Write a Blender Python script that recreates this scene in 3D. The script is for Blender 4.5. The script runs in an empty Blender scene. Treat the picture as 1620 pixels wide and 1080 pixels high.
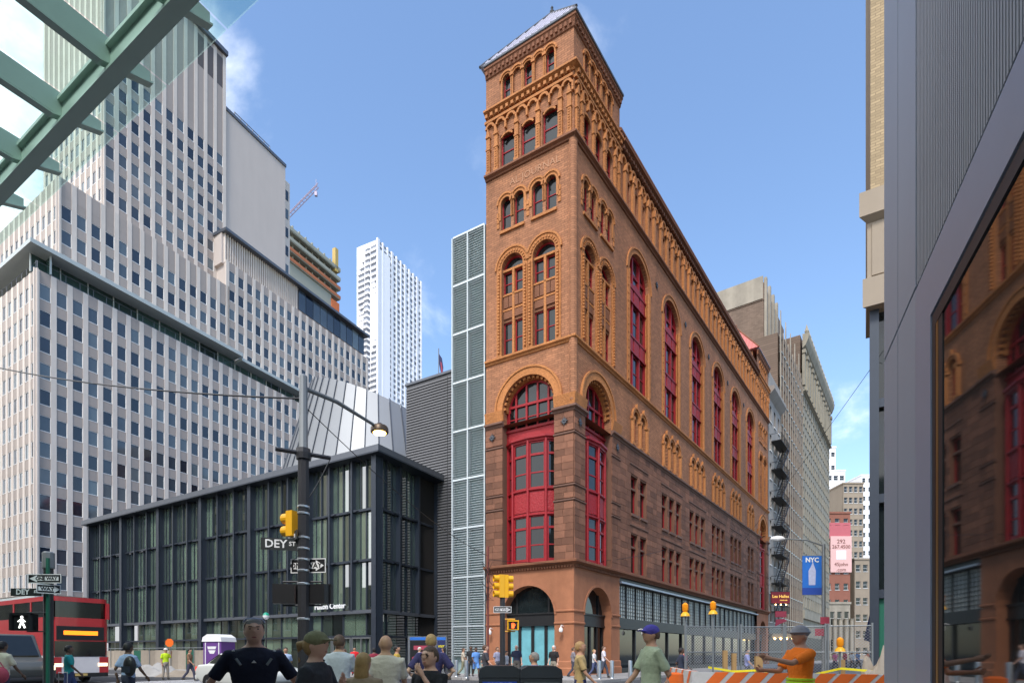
import bpy, math, random
from mathutils import Matrix, Vector
R = math.radians
random.seed(7)
sc = bpy.context.scene
COL = sc.collection

# ------------------------------------------------------------------ camera
EYE = 1.42
cd = bpy.data.cameras.new('camera'); cam = bpy.data.objects.new('camera', cd); COL.objects.link(cam)
cam.location = (0, 0, EYE); cam.rotation_euler = (R(90), 0, 0)
cd.sensor_width = 36; cd.lens = 20.0; cd.shift_y = 0.305
cd.clip_start = 0.05; cd.clip_end = 3000
sc.camera = cam
sc.render.resolution_x = 1024; sc.render.resolution_y = 682
# ------------------------------------------------------------------ light
SUN_EL, SUN_ROT = R(50), R(191)
wd = bpy.data.worlds.new('World'); sc.world = wd; wd.use_nodes = True
nt = wd.node_tree; nt.nodes.clear()
def wn(t, **k):
    n = nt.nodes.new(t)
    for a, b in k.items(): setattr(n, a, b)
    return n
wl = nt.links.new
sky = wn('ShaderNodeTexSky', sky_type='NISHITA', sun_disc=False, sun_elevation=SUN_EL, sun_rotation=SUN_ROT,
         altitude=0, air_density=1.2, dust_density=.9, ozone_density=4.0)
tc = wn('ShaderNodeTexCoord'); sep = wn('ShaderNodeSeparateXYZ'); wl(tc.outputs['Generated'], sep.inputs[0])
def wm(op, a, b=None):
    n = wn('ShaderNodeMath', operation=op)
    for i, s in enumerate((a, b)):
        if s is None: continue
        if isinstance(s, (int, float)): n.inputs[i].default_value = s
        else: wl(s, n.inputs[i])
    return n.outputs[0]
dz = wm('ADD', wm('MAXIMUM', sep.outputs[2], 0.0), 0.25)
cv = wn('ShaderNodeCombineXYZ'); wl(wm('DIVIDE', sep.outputs[0], dz), cv.inputs[0]); wl(wm('DIVIDE', sep.outputs[1], dz), cv.inputs[1])
nz = wn('ShaderNodeTexNoise'); nz.inputs['Scale'].default_value = 1.7; nz.inputs['Detail'].default_value = 9; nz.inputs['Roughness'].default_value = .58
nz.inputs['Distortion'].default_value = .35
wl(cv.outputs[0], nz.inputs['Vector'])
bias = wn('ShaderNodeMapRange'); bias.inputs['From Min'].default_value = -.22; bias.inputs['From Max'].default_value = -.62
bias.inputs['To Min'].default_value = -.055; bias.inputs['To Max'].default_value = .3
wl(sep.outputs[0], bias.inputs['Value'])
cl = wn('ShaderNodeMapRange', interpolation_type='SMOOTHSTEP'); cl.inputs['From Min'].default_value = .5; cl.inputs['From Max'].default_value = .72
wl(wm('ADD', nz.outputs['Fac'], bias.outputs[0]), cl.inputs['Value'])
mx = wn('ShaderNodeMix', data_type='RGBA'); wl(cl.outputs[0], mx.inputs[0]); wl(sky.outputs[0], mx.inputs[6])
mx.inputs[7].default_value = (7.2, 7.3, 7.6, 1)
bg = wn('ShaderNodeBackground'); bg.inputs['Strength'].default_value = .128; wl(mx.outputs[2], bg.inputs[0])
wo = wn('ShaderNodeOutputWorld'); wl(bg.outputs[0], wo.inputs[0])
sd = bpy.data.lights.new('sun', 'SUN'); sd.energy = 1.5; sd.angle = R(14); sd.color = (1, .95, .88)
sun = bpy.data.objects.new('sun', sd); COL.objects.link(sun)
SV = Vector((math.sin(SUN_ROT) * math.cos(SUN_EL), math.cos(SUN_ROT) * math.cos(SUN_EL), math.sin(SUN_EL)))
sun.rotation_euler = SV.to_track_quat('Z', 'Y').to_euler(); sun.location = (0, -20, 80)
sc.view_settings.view_transform = 'Standard'; sc.view_settings.look = 'None'
sc.view_settings.exposure = 1.2; sc.view_settings.gamma = 1; sc.view_settings.use_curve_mapping = False

# ------------------------------------------------------------------ mesh helper
class G:
    def __init__(s): s.v = []; s.f = []; s.m = []
    def add(s, vs, fs, mi=0):
        n = len(s.v); s.v += [tuple(p) for p in vs]
        for f in fs: s.f.append([n + i for i in f]); s.m.append(mi)
        return s
    def box(s, x0, x1, y0, y1, z0, z1, mi=0):
        return s.add([(x0,y0,z0),(x1,y0,z0),(x1,y1,z0),(x0,y1,z0),(x0,y0,z1),(x1,y0,z1),(x1,y1,z1),(x0,y1,z1)],
              [(0,3,2,1),(4,5,6,7),(0,1,5,4),(1,2,6,5),(2,3,7,6),(3,0,4,7)], mi)
    def prism(s, pts, y0, y1, mi=0):          # outline in XZ, extruded along Y
        n = len(pts)
        s.add([(x, y0, z) for x, z in pts] + [(x, y1, z) for x, z in pts],
              [list(range(n)), list(range(2*n-1, n-1, -1))] + [(i, i+n, (i+1) % n + n, (i+1) % n) for i in range(n)], mi)
        return s
    def slab(s, pts, z0, z1, mi=0):           # outline in XY, extruded along Z
        n = len(pts)
        s.add([(x, y, z0) for x, y in pts] + [(x, y, z1) for x, y in pts],
              [list(range(n-1, -1, -1)), list(range(n, 2*n))] + [(i, (i+1) % n, (i+1) % n + n, i+n) for i in range(n)], mi)
        return s
    def ring(s, cx, cz, r0, r1, y0, y1, a0=0, a1=180, n=16, mi=0):
        vs = []
        for i in range(n + 1):
            a = R(a1 + (a0 - a1) * i / n); c, q = math.cos(a), math.sin(a)
            vs += [(cx + r0*c, y0, cz + r0*q), (cx + r1*c, y0, cz + r1*q), (cx + r1*c, y1, cz + r1*q), (cx + r0*c, y1, cz + r0*q)]
        fs = []
        for i in range(n):
            a, b = 4*i, 4*i + 4
            fs += [(a, a+1, b+1, b), (a+1, a+2, b+2, b+1), (a+3, a, b, b+3), (a+2, a+3, b+3, b+2)]
        fs += [(0, 3, 2, 1), (4*n, 4*n+1, 4*n+2, 4*n+3)]
        return s.add(vs, fs, mi)
    def tube(s, pts, r, n=8, mi=0, cap=True):
        pts = [Vector(p) for p in pts]; rs = r if isinstance(r, (list, tuple)) else [r] * len(pts)
        vs = []; up = None
        for i, p in enumerate(pts):
            d = (pts[min(i+1, len(pts)-1)] - pts[max(i-1, 0)]).normalized()
            if up is None: up = Vector((0, 0, 1)) if abs(d.z) < .9 else Vector((0, 1, 0))
            a = d.cross(up).normalized(); b = a.cross(d).normalized()
            for k in range(n):
                t = 2 * math.pi * k / n
                vs.append(p + a * (math.cos(t) * rs[i]) + b * (math.sin(t) * rs[i]))
        fs = []
        for i in range(len(pts) - 1):
            for k in range(n):
                fs.append((i*n + k, i*n + (k+1) % n, (i+1)*n + (k+1) % n, (i+1)*n + k))
        if cap: fs += [list(range(n-1, -1, -1)), [(len(pts)-1)*n + k for k in range(n)]]
        return s.add(vs, fs, mi)
    def lathe(s, prof, n=16, c=(0, 0, 0), mi=0, sx=1, sy=1):
        vs = []
        for r, z in prof:
            for k in range(n):
                t = 2 * math.pi * k / n; vs.append((c[0] + r*sx*math.cos(t), c[1] + r*sy*math.sin(t), c[2] + z))
        fs = []
        for i in range(len(prof) - 1):
            for k in range(n): fs.append((i*n + k, i*n + (k+1) % n, (i+1)*n + (k+1) % n, (i+1)*n + k))
        fs += [list(range(n-1, -1, -1)), [(len(prof)-1)*n + k for k in range(n)]]
        return s.add(vs, fs, mi)
    def mould(s, x0, x1, prof, m0=0, m1=0, mi=0):   # profile (out, z) swept along x, mitred by m0 / m1 per unit of projection
        n = len(prof)
        s.add([(x0 - p*m0, -p, z) for p, z in prof] + [(x1 + p*m1, -p, z) for p, z in prof],
              [list(range(n-1, -1, -1)), list(range(n, 2*n))] + [(i, (i+1) % n, (i+1) % n + n, i+n) for i in range(n)], mi)
        return s
    def merge(s, o, M=None, mi=None):
        n = len(s.v)
        s.v += [tuple(M @ Vector(p)) for p in o.v] if M is not None else o.v
        s.f += [[n + i for i in f] for f in o.f]; s.m += o.m if mi is None else [mi] * len(o.f)
        return s
    # wall cells: front sheet at y, reveal of a given depth behind the opening
    def q(s, x0, x1, z0, z1, y=0, mi=0):
        if x1 - x0 > 1e-4 and z1 - z0 > 1e-4: s.add([(x0,y,z0),(x1,y,z0),(x1,y,z1),(x0,y,z1)], [(0,1,2,3)], mi)
    def arch_cell(s, x0, x1, z0, z1, a, b, zb, zs, depth, y=0, n=14, mi=0):
        s.q(x0, a, z0, z1, y, mi); s.q(b, x1, z0, z1, y, mi); s.q(a, b, z0, zb, y, mi)
        r = (b - a) / 2; c = (a + b) / 2
        pts = [(c - r*math.cos(math.pi*i/n), zs + r*math.sin(math.pi*i/n)) for i in range(n + 1)]
        for (xa, za), (xb, zb2) in zip(pts, pts[1:]):
            s.add([(xa,y,za),(xb,y,zb2),(xb,y,z1),(xa,y,z1)], [(0,1,2,3)], mi)
        out = [(a, zb)] + pts + [(b, zb)]
        for (xa, za), (xb, zb2) in zip(out, out[1:]):
            s.add([(xa,y,za),(xa,y+depth,za),(xb,y+depth,zb2),(xb,y,zb2)], [(0,1,2,3)], mi)
        s.add([(a,y,zb),(b,y,zb),(b,y+depth,zb),(a,y+depth,zb)], [(0,1,2,3)], mi)
        return s
    def rect_wall(s, x0, x1, z0, z1, ops, depth, y=0, mi=0):
        xs = sorted({x0, x1, *[o[0] for o in ops], *[o[1] for o in ops]}); zs = sorted({z0, z1, *[o[2] for o in ops], *[o[3] for o in ops]})
        for xa, xb in zip(xs, xs[1:]):
            for za, zb in zip(zs, zs[1:]):
                xm, zm = (xa+xb)/2, (za+zb)/2
                if not any(o[0] < xm < o[1] and o[2] < zm < o[3] for o in ops): s.q(xa, xb, za, zb, y, mi)
        for a, b, c, d in ops:
            e = y + depth
            s.add([(a,y,c),(b,y,c),(b,y,d),(a,y,d),(a,e,c),(b,e,c),(b,e,d),(a,e,d)], [(0,4,5,1),(1,5,6,2),(2,6,7,3),(3,7,4,0)], mi)
        return s
    def mesh(s, name, mats=(), smooth=False, ang=35):
        me = bpy.data.meshes.new(name); me.from_pydata(s.v, [], s.f)
        for m in mats: me.materials.append(m)
        if any(s.m): me.polygons.foreach_set('material_index', s.m)
        if smooth:
            me.polygons.foreach_set('use_smooth', [True] * len(s.f)); me.set_sharp_from_angle(angle=R(ang))
        me.update(); return me

WM = {}
def asmesh(name, g, mat, smooth=False):
    if isinstance(g, bpy.types.Mesh):
        if mat is not None and not isinstance(mat, (list, tuple)) and not g.materials: g.materials.append(mat)
        return g
    return g.mesh(name, mat if isinstance(mat, (list, tuple)) else [mat], smooth)
def top(name, label, cat, loc=(0, 0, 0), rz=0, group=None):
    o = bpy.data.objects.new(name, None); COL.objects.link(o)
    o.empty_display_size = .2
    M = Matrix.Translation(loc) @ Matrix.Rotation(rz, 4, 'Z'); o.matrix_world = M; WM[o] = M
    o['label'] = label; o['category'] = cat
    if group: o['group'] = group
    return o
def part(name, g, mat, parent, M=None, label=None, kind=None, smooth=False):
    """M is the part's matrix in WORLD space (default: the parent's own frame)."""
    me = asmesh(name, g, mat, smooth)
    o = bpy.data.objects.new(name, me); COL.objects.link(o); o.parent = parent
    W = WM[parent] if M is None else M
    o.matrix_local = WM[parent].inverted() @ W; WM[o] = W
    if label: o['label'] = label
    if kind: o['kind'] = kind
    return o
def single(name, label, cat, g, mat, M=None, group=None, smooth=False, kind=None):
    o = bpy.data.objects.new(name, asmesh(name, g, mat, smooth)); COL.objects.link(o)
    M = M or Matrix(); o.matrix_world = M; WM[o] = M
    if label: o['label'] = label
    if cat: o['category'] = cat
    if group: o['group'] = group
    if kind: o['kind'] = kind
    return o
def struct(name, g, mat, M=None): return single(name, None, None, g, mat, M, kind='structure')
def T(x, y, z): return Matrix.Translation((x, y, z))
def RZ(a): return Matrix.Rotation(a, 4, 'Z')
def fmat(o, d):        # a facade frame: x along d, y inwards, z up
    return T(o[0], o[1], o[2] if len(o) > 2 else 0) @ RZ(math.atan2(d[1], d[0]))
def score(p):
    d = max(p.y, .5); px = p.x/d*900; py = 494 - (p.z-EYE)/d*900
    vis = abs(px) < 830 and -560 < py < 560 and p.y > 0
    return (0 if vis else 1, d)
def pool(parent, name, items, mats, limit=290, smooth=False):
    """items: (mesh, world matrix). The nearest become parts of their own, the rest one joined part."""
    items = sorted(items, key=lambda it: score(it[1] @ Vector(it[0].vertices[0].co)))
    for me, M in items[:limit]: part(name, me, None, parent, M)
    if items[limit:]:
        g = G(); inv = WM[parent].inverted()
        for me, M in items[limit:]:
            h = G(); h.v = [tuple(v.co) for v in me.vertices]; h.f = [list(p.vertices) for p in me.polygons]; h.m = [p.material_index for p in me.polygons]
            g.merge(h, inv @ M)
        part(name, g, mats, parent, kind='stuff', smooth=smooth)
CACHE = {}
def cached(key, fn):
    if key not in CACHE: CACHE[key] = fn()
    return CACHE[key]
def text_geo(txt, size=1, ext=.01, bold=0):
    cu = bpy.data.curves.new('t', 'FONT'); cu.body = txt; cu.size = size; cu.extrude = ext; cu.offset = bold
    cu.align_x = 'CENTER'; cu.align_y = 'CENTER'; cu.resolution_u = 2
    ob = bpy.data.objects.new('t', cu); COL.objects.link(ob)
    dg = bpy.context.evaluated_depsgraph_get(); me = bpy.data.meshes.new_from_object(ob.evaluated_get(dg))
    g = G(); M = Matrix.Rotation(R(90), 4, 'X')
    g.v = [tuple(M @ v.co) for v in me.vertices]; g.f = [list(p.vertices) for p in me.polygons]; g.m = [0] * len(g.f)
    bpy.data.objects.remove(ob); bpy.data.curves.remove(cu); bpy.data.meshes.remove(me)
    return g
def at(px, d, z=0): return Vector(((px - 810) / 900 * d, d, z))
def zz(py, d): return EYE + (1034 - py) / 900 * d

# ------------------------------------------------------------------ materials
def mat(name, col, rough=.7, metal=0, var=.12, scale=3., bump=0, bscale=30., spec=.4, emit=0, rnd=0, stain=0, pattern=None, ior=None, hue2=None, coat=0):
    m = bpy.data.materials.new(name); m.use_nodes = True; t = m.node_tree; N = t.nodes; L = t.links.new
    b = N['Principled BSDF']; b.inputs['Roughness'].default_value = rough; b.inputs['Metallic'].default_value = metal
    b.inputs['Specular IOR Level'].default_value = spec
    if coat: b.inputs['Coat Weight'].default_value = coat
    if ior: b.inputs['IOR'].default_value = ior
    def mth(op, a, c, k=None):
        n = N.new('ShaderNodeMath'); n.operation = op
        for i, s in enumerate((a, c, k)):
            if s is None: continue
            if isinstance(s, (int, float)): n.inputs[i].default_value = s
            else: L(s, n.inputs[i])
        return n.outputs[0]
    co = N.new('ShaderNodeTexCoord'); vec = co.outputs['Object']
    nz = N.new('ShaderNodeTexNoise'); nz.inputs['Scale'].default_value = scale; nz.inputs['Detail'].default_value = 6; nz.inputs['Roughness'].default_value = .65
    geo = N.new('ShaderNodeNewGeometry')
    L(geo.outputs['Position'], nz.inputs['Vector'])
    val = mth('MULTIPLY_ADD', nz.outputs['Fac'], 2*var, 1 - var)
    r = None
    if rnd or hue2:
        oi = N.new('ShaderNodeObjectInfo')
        r = mth('FRACT', mth('ADD', oi.outputs['Random'], geo.outputs['Random Per Island']), 0)
    if rnd: val = mth('MULTIPLY', val, mth('MULTIPLY_ADD', r, 2*rnd, 1 - rnd))
    if stain:
        n2 = N.new('ShaderNodeTexNoise'); n2.inputs['Scale'].default_value = .5; n2.inputs['Detail'].default_value = 8
        mp = N.new('ShaderNodeMapping'); mp.inputs['Scale'].default_value = (1.6, 1.6, .25); L(geo.outputs['Position'], mp.inputs[0]); L(mp.outputs[0], n2.inputs['Vector'])
        val = mth('MULTIPLY', val, mth('MULTIPLY_ADD', n2.outputs['Fac'], 2*stain, 1 - stain))
    colour = None
    if hue2:
        cm = N.new('ShaderNodeMix'); cm.data_type = 'RGBA'; L(r, cm.inputs[0]); cm.inputs[6].default_value = (*col, 1); cm.inputs[7].default_value = (*hue2, 1); colour = cm.outputs[2]
    hgt = None
    if pattern:
        kind, w, h, mortar, dark = pattern
        sp = N.new('ShaderNodeSeparateXYZ'); L(vec, sp.inputs[0]); cb = N.new('ShaderNodeCombineXYZ'); L(sp.outputs[0], cb.inputs[0]); L(sp.outputs[2 if kind == 'wall' else 1], cb.inputs[1])
        br = N.new('ShaderNodeTexBrick'); L(cb.outputs[0], br.inputs['Vector']); br.inputs['Scale'].default_value = 1
        br.inputs['Brick Width'].default_value = w; br.inputs['Row Height'].default_value = h; br.inputs['Mortar Size'].default_value = mortar
        br.inputs['Color1'].default_value = (.82, .82, .82, 1); br.inputs['Color2'].default_value = (1.15, 1.15, 1.15, 1); br.inputs['Mortar'].default_value = (dark, dark, dark, 1)
        val = mth('MULTIPLY', val, br.outputs['Color']); hgt = br.outputs['Fac']
    ml = N.new('ShaderNodeMix'); ml.data_type = 'RGBA'; ml.blend_type = 'MULTIPLY'; ml.inputs[0].default_value = 1
    if colour: L(colour, ml.inputs[6])
    else: ml.inputs[6].default_value = (*col, 1)
    cc = N.new('ShaderNodeCombineColor')
    for i in range(3): L(val, cc.inputs[i])
    L(cc.outputs[0], ml.inputs[7]); L(ml.outputs[2], b.inputs['Base Color'])
    if bump:
        bn = N.new('ShaderNodeBump'); bn.inputs['Strength'].default_value = bump; bn.inputs['Distance'].default_value = .04
        n3 = N.new('ShaderNodeTexNoise'); n3.inputs['Scale'].default_value = bscale; n3.inputs['Detail'].default_value = 3; L(geo.outputs['Position'], n3.inputs['Vector'])
        L(n3.outputs['Fac'], bn.inputs['Height']); L(bn.outputs[0], b.inputs['Normal'])
    if emit:
        b.inputs['Emission Color'].default_value = (*col, 1); b.inputs['Emission Strength'].default_value = emit
    return m
MT = {}
def mk(k, *a, **kw): MT[k] = mat(k, *a, **kw)
mk('brick', (.335, .145, .070), .85, var=.42, scale=2.6, pattern=('wall', .42, .14, .016, .55), stain=.42, bump=.4, bscale=12)
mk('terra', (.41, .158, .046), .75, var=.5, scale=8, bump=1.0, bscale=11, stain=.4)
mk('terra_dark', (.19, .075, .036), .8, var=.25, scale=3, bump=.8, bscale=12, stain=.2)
mk('brown_stone', (.19, .083, .048), .85, var=.35, scale=3, rnd=.3, bump=.5, bscale=20, stain=.35)
mk('brown_joint', (.165, .078, .048), .9, var=.15)
mk('base_stone', (.32, .128, .062), .8, var=.28, scale=2.2, bump=.3, bscale=16, stain=.35)
mk('cap_stone', (.16, .085, .06), .8, var=.2, scale=3, stain=.2)
mk('red', (.27, .009, .014), .5, var=.35, scale=5, spec=.35, stain=.3)
mk('red_relief', (.30, .011, .016), .55, var=.25, scale=9, bump=1.0, bscale=9)
mk('glass', (.010, .014, .015), .06, var=.3, rnd=.5, spec=.6)
mk('glass_blue', (.016, .028, .055), .05, var=.3, scale=.4, rnd=.6, spec=.8, hue2=(.075, .095, .105))
mk('glass_dark', (.008, .01, .011), .03, var=.1, spec=.9, ior=1.8)
mk('inside', (.02, .017, .015), .9)  # near-black colour stands in for the shade of unlit interiors
mk('lead', (.07, .075, .085), .5, metal=.4, var=.2)
mk('roof_metal', (.55, .52, .57), .4, metal=.3, var=.15, scale=2)
mk('roof_pink', (.50, .16, .14), .6, var=.15)
mk('white_pier', (.64, .56, .49), .75, var=.1, scale=.9, stain=.16)
mk('grey_panel', (.36, .305, .27), .7, var=.05, scale=.7, rnd=.05)
mk('tan_wall', (.54, .47, .42), .8, var=.04, scale=.4, stain=.05)
mk('pale_trim', (.42, .46, .45), .5, var=.08)
mk('steel_dark', (.028, .036, .05), .45, metal=.3, var=.15, spec=.5)
mk('steel_grey', (.12, .13, .15), .45, metal=.5, var=.12)
mk('black', (.012, .012, .013), .45, var=.2)
mk('silver', (.40, .42, .43), .32, metal=.85, var=.08, scale=.6)
mk('corrug', (.13, .13, .135), .5, metal=.3, var=.1, scale=.5)
mk('louvre', (.55, .60, .61), .4, metal=.5, var=.08)
mk('concrete', (.34, .33, .31), .85, var=.15, stain=.2)
mk('sidewalk', (.30, .29, .28), .85, var=.15, scale=1.2, pattern=('floor', 1.5, 1.5, .015, .6), stain=.1)
mk('asphalt', (.06, .06, .063), .85, var=.3, scale=2.5, bump=.3, bscale=60)
mk('paint_white', (.7, .7, .68), .7, var=.2, scale=5)
mk('white', (.78, .77, .75), .6, var=.08)
mk('white_far', (.88, .88, .9), .5, var=.05, scale=.1)
mk('blue_steel', (.32, .365, .43), .42, metal=.2, var=.06, scale=.8)
mk('yellow', (.75, .38, .01), .4, var=.1)
mk('orange', (.85, .16, .02), .5, var=.12)
mk('green_sign', (.01, .10, .06), .5, var=.1)
mk('canopy_steel', (.42, .52, .46), .45, var=.12, scale=2, metal=.15)
mk('faded_letters', (.40, .21, .12), .85, var=.3, scale=6)
mk('milk_glass', (.36, .38, .37), .25, var=.1, scale=.6, rnd=.1)
mk('glass_green', (.03, .06, .055), .06, var=.3, scale=.3, rnd=.5, spec=.8)
mk('glass_pav', (.018, .028, .026), .02, var=.7, scale=.5, rnd=.6, spec=.9, ior=2.3, hue2=(.085, .12, .085))  # pale green pane colour stands in for reflections and interior light
mk('cone_metal', (.22, .23, .24), .5, metal=.6, var=.06, scale=.6)
mk('rust_net', (.42, .15, .07), .9, var=.25, scale=.5)
mk('glass_lou', (.27, .35, .34), .15, var=.3, scale=.4, spec=.6)  # pale base colour stands in for sky reflected in the glass
mk('glass_far', (.20, .22, .26), .3, var=.3, rnd=.4)
mk('louvre_dark', (.10, .085, .08), .6, var=.1)
mk('concrete_far', (.34, .34, .28), .9, var=.12, scale=.15)
mk('net_orange', (.62, .17, .06), .9, var=.2, scale=.4)
mk('yellow_dull', (.5, .36, .12), .7)
mk('crane', (.5, .42, .52), .6)
mk('flag_red', (.35, .05, .08), .8)
mk('stone_grey', (.30, .275, .25), .85, var=.15, scale=.5, stain=.2)
mk('stone_pale', (.31, .275, .22), .85, var=.3, scale=.8, stain=.45)
mk('stone_beige', (.29, .26, .20), .85, var=.3, scale=.8, stain=.45)
mk('stone_tan', (.30, .245, .185), .85, var=.12, scale=.5, stain=.15)
mk('stone_yellow', (.42, .37, .24), .85, var=.2, scale=.3, stain=.2)
mk('brick_brown', (.19, .135, .10), .9, var=.2, scale=.6, stain=.2, pattern=('wall', .5, .16, .02, .7))
mk('brick_red', (.27, .11, .075), .9, var=.15, scale=.5, stain=.15)
mk('brick_tan', (.36, .27, .16), .9, var=.15, scale=1, pattern=('wall', .4, .13, .02, .7))
mk('pink_wall', (.50, .13, .15), .8); mk('pink_pale', (.72, .45, .42), .7, var=.04); mk('brown_text', (.18, .05, .04), .8)
mk('frame_blue', (.31, .36, .46), .35, metal=.3, var=.05)
mk('rib_steel', (.33, .345, .37), .5, metal=.2, var=.08, scale=.8)
mk('bronze', (.35, .22, .06), .3, metal=.8)
mk('lamp_glow', (1, .62, .2), .5, emit=9)
mk('warm_inside', (.5, .33, .12), .7, var=.4, scale=1, emit=.25)
def clear_glass():
    m = bpy.data.materials.new('clear_glass'); m.use_nodes = True; N = m.node_tree.nodes; L = m.node_tree.links.new
    o = N['Material Output']; N.remove(N['Principled BSDF'])
    tr = N.new('ShaderNodeBsdfTransparent'); tr.inputs[0].default_value = (.84, .95, .92, 1); gl = N.new('ShaderNodeBsdfGlossy'); gl.inputs['Roughness'].default_value = .02
    fr = N.new('ShaderNodeMath'); fr.operation = 'MULTIPLY'; fr.inputs[1].default_value = .35; lw = N.new('ShaderNodeLayerWeight'); lw.inputs[0].default_value = .25; L(lw.outputs['Facing'], fr.inputs[0]); mx = N.new('ShaderNodeMixShader')
    L(fr.outputs[0], mx.inputs[0]); L(tr.outputs[0], mx.inputs[1]); L(gl.outputs[0], mx.inputs[2]); L(mx.outputs[0], o.inputs[0]); MT['clear_glass'] = m
clear_glass()
mk('banner_blue', (.02, .14, .50), .6, var=.3, scale=1.5); mk('banner_deep', (.02, .06, .30), .6); mk('banner_pale', (.42, .45, .62), .6, var=.3, scale=6)
mk('sign_red', (.22, .01, .02), .5); mk('gold', (.85, .5, .1), .5, emit=.3); mk('navy', (.015, .022, .09), .7); mk('yellow_bright', (.85, .7, .02), .6)
mk('bin_dark', (.035, .037, .045), .4, var=.2); mk('bin_blue', (.015, .06, .42), .4, var=.12); mk('globe_green', (.01, .28, .17), .35); mk('plywood', (.33, .28, .22), .85, var=.2, rnd=.15, stain=.2)
mk('purple', (.13, .05, .22), .55, var=.1); mk('barrier_white', (.55, .54, .51), .8, var=.2, scale=6, stain=.2); mk('wire', (.30, .31, .32), .4, metal=.6); mk('amber', (.9, .30, .01), .3); mk('timber', (.36, .22, .09), .85, var=.25, scale=6)
mk('camo', (.12, .12, .06), .85, var=.6, scale=18); mk('lime', (.5, .75, .02), .6); mk('bronze_dark', (.08, .055, .035), .4, metal=.5)
# ------------------------------------------------------------------ directions of the street grid
U = Vector((-.8565, .5164)); V = Vector((.587, .810)); Wd = Vector((.439, .898))
C0 = Vector((3.70, 34.0))
NA = Vector((-.5164, -.8565)); NB = Vector((.81, -.587))
def pA(s, q=0): p = C0 + U*s + NA*q; return (p.x, p.y)      # along Broadway, q metres out into the street
def pB(t, q=0): p = C0 + V*t + NB*q; return (p.x, p.y)      # along the side street
# ------------------------------------------------------------------ ground
struct('ground', G().slab([(-900, -300), (900, -300), (900, 1500), (-900, 1500)], -.4, -.02), MT['asphalt'])
def sheet(name, pts, z0, z1, m): return struct(name, G().slab(pts, z0, z1), MT[m])
sheet('road', [pA(-60, 5.5), pA(140, 5.5), pA(140, 23), pA(-60, 23)], -.3, -.004, 'asphalt')
sheet('side_road', [pB(-5.5, 4), pB(170, 4), pB(170, 11.5), pB(-5.5, 11.5)], -.3, -.010, 'asphalt')
sheet('sidewalk', [pA(0, 0), pA(62, 0), pA(62, 5.5), pA(-3.2, 5.5), pB(-4.2, 4), pB(170, 4), pB(170, 0)], -.3, .13, 'sidewalk')
sheet('pavement', [pA(-60, 23), pA(140, 23), pA(140, 60), pA(-60, 60)], -.3, .004, 'sidewalk')
sheet('far_pavement', [pB(-4, 11.5), pB(170, 11.5), pB(170, 17), pB(-4, 17)], -.3, .12, 'sidewalk')
sheet('north_pavement', [pA(74, -60), pA(140, -60), pA(140, 5.5), pA(74, 5.5)], -.3, .12, 'sidewalk')
for s0 in (13, 64):
    cw = struct('crosswalk', G().slab([pA(s0, 6), pA(s0+.5, 6), pA(s0+.5, 22.6), pA(s0, 22.6)], -.02, 0.0), MT['paint_white'])
    for k in range(1, 4):
        g = G().slab([pA(s0 + k*1.2, 6), pA(s0 + k*1.2 + .5, 6), pA(s0 + k*1.2 + .5, 22.6), pA(s0 + k*1.2, 22.6)], -.02, 0.0)
        part('painted_stripe', g, MT['paint_white'], cw)
for q in (11, 16.8):
    struct('lane_line', G().slab([pA(19, q), pA(62, q), pA(62, q+.12), pA(19, q+.12)], -.02, 0.0), MT['paint_white'])

# ------------------------------------------------------------------ the red brick corner building
corbin = top('corner_building', 'tall narrow orange brick building with red arched windows and a corner tower', 'building', (C0.x, C0.y, 0))
MA = fmat(pA(6.3), -U); MB = fmat(pA(0), V)
def islands(g):
    par = list(range(len(g.v)))
    def fd(a):
        while par[a] != a: par[a] = par[par[a]]; a = par[a]
        return a
    for f in g.f:
        for i in f[1:]: par[fd(i)] = fd(f[0])
    out = {}
    for f, m in zip(g.f, g.m): out.setdefault(fd(f[0]), []).append((f, m))
    for fs in out.values():
        h = G(); ix = {}
        for f, m in fs:
            for i in f:
                if i not in ix: ix[i] = len(h.v); h.v.append(g.v[i])
            h.f.append([ix[i] for i in f]); h.m.append(m)
        yield h
SINGLES = {'plinth': 'plinth', 'pier_mouldings': 'pier_moulding', 'red_mullions': 'red_mullion', 'spandrel_panels': 'spandrel_panel', 'window_trim': 'window_trim'}
def cpart(name, g, m, M, **k):
    if name in SINGLES:
        for h in islands(g): o = part(SINGLES[name], h, MT[m], corbin, M, **k)
        return o
    return part(name, g, MT[m], corbin, M, **k)
def window(root, M, w, h, fr='red', gl='glass', rail=.5, transom=None, t=.07, name='window'):
    """sash window whose lower left corner sits at M's origin"""
    def frame():
        g = G(); g.box(0, t, 0, .09, 0, h).box(w-t, w, 0, .09, 0, h).box(t, w-t, 0, .09, 0, t).box(t, w-t, 0, .09, h-t, h)
        top_ = h
        if transom: g.box(t, w-t, -.02, .09, transom*h - t*.7, transom*h + t*.7); top_ = transom*h
        if rail: g.box(t, w-t, .02, .09, rail*top_ - t*.4, rail*top_ + t*.4)
        return g.mesh('window', [MT[fr]])
    o = part(name, cached(('wf', round(w, 3), round(h, 3), fr, rail, transom, t), frame), None, root, M)
    part('pane', cached(('wp', round(w, 3), round(h, 3), gl), lambda: G().add([(t, .06, t), (w-t, .06, t), (w-t, .06, h-t), (t, .06, h-t)], [(0, 1, 2, 3)]).mesh('pane', [MT[gl]])), None, o, M)
    return o
BLK = []
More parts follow.
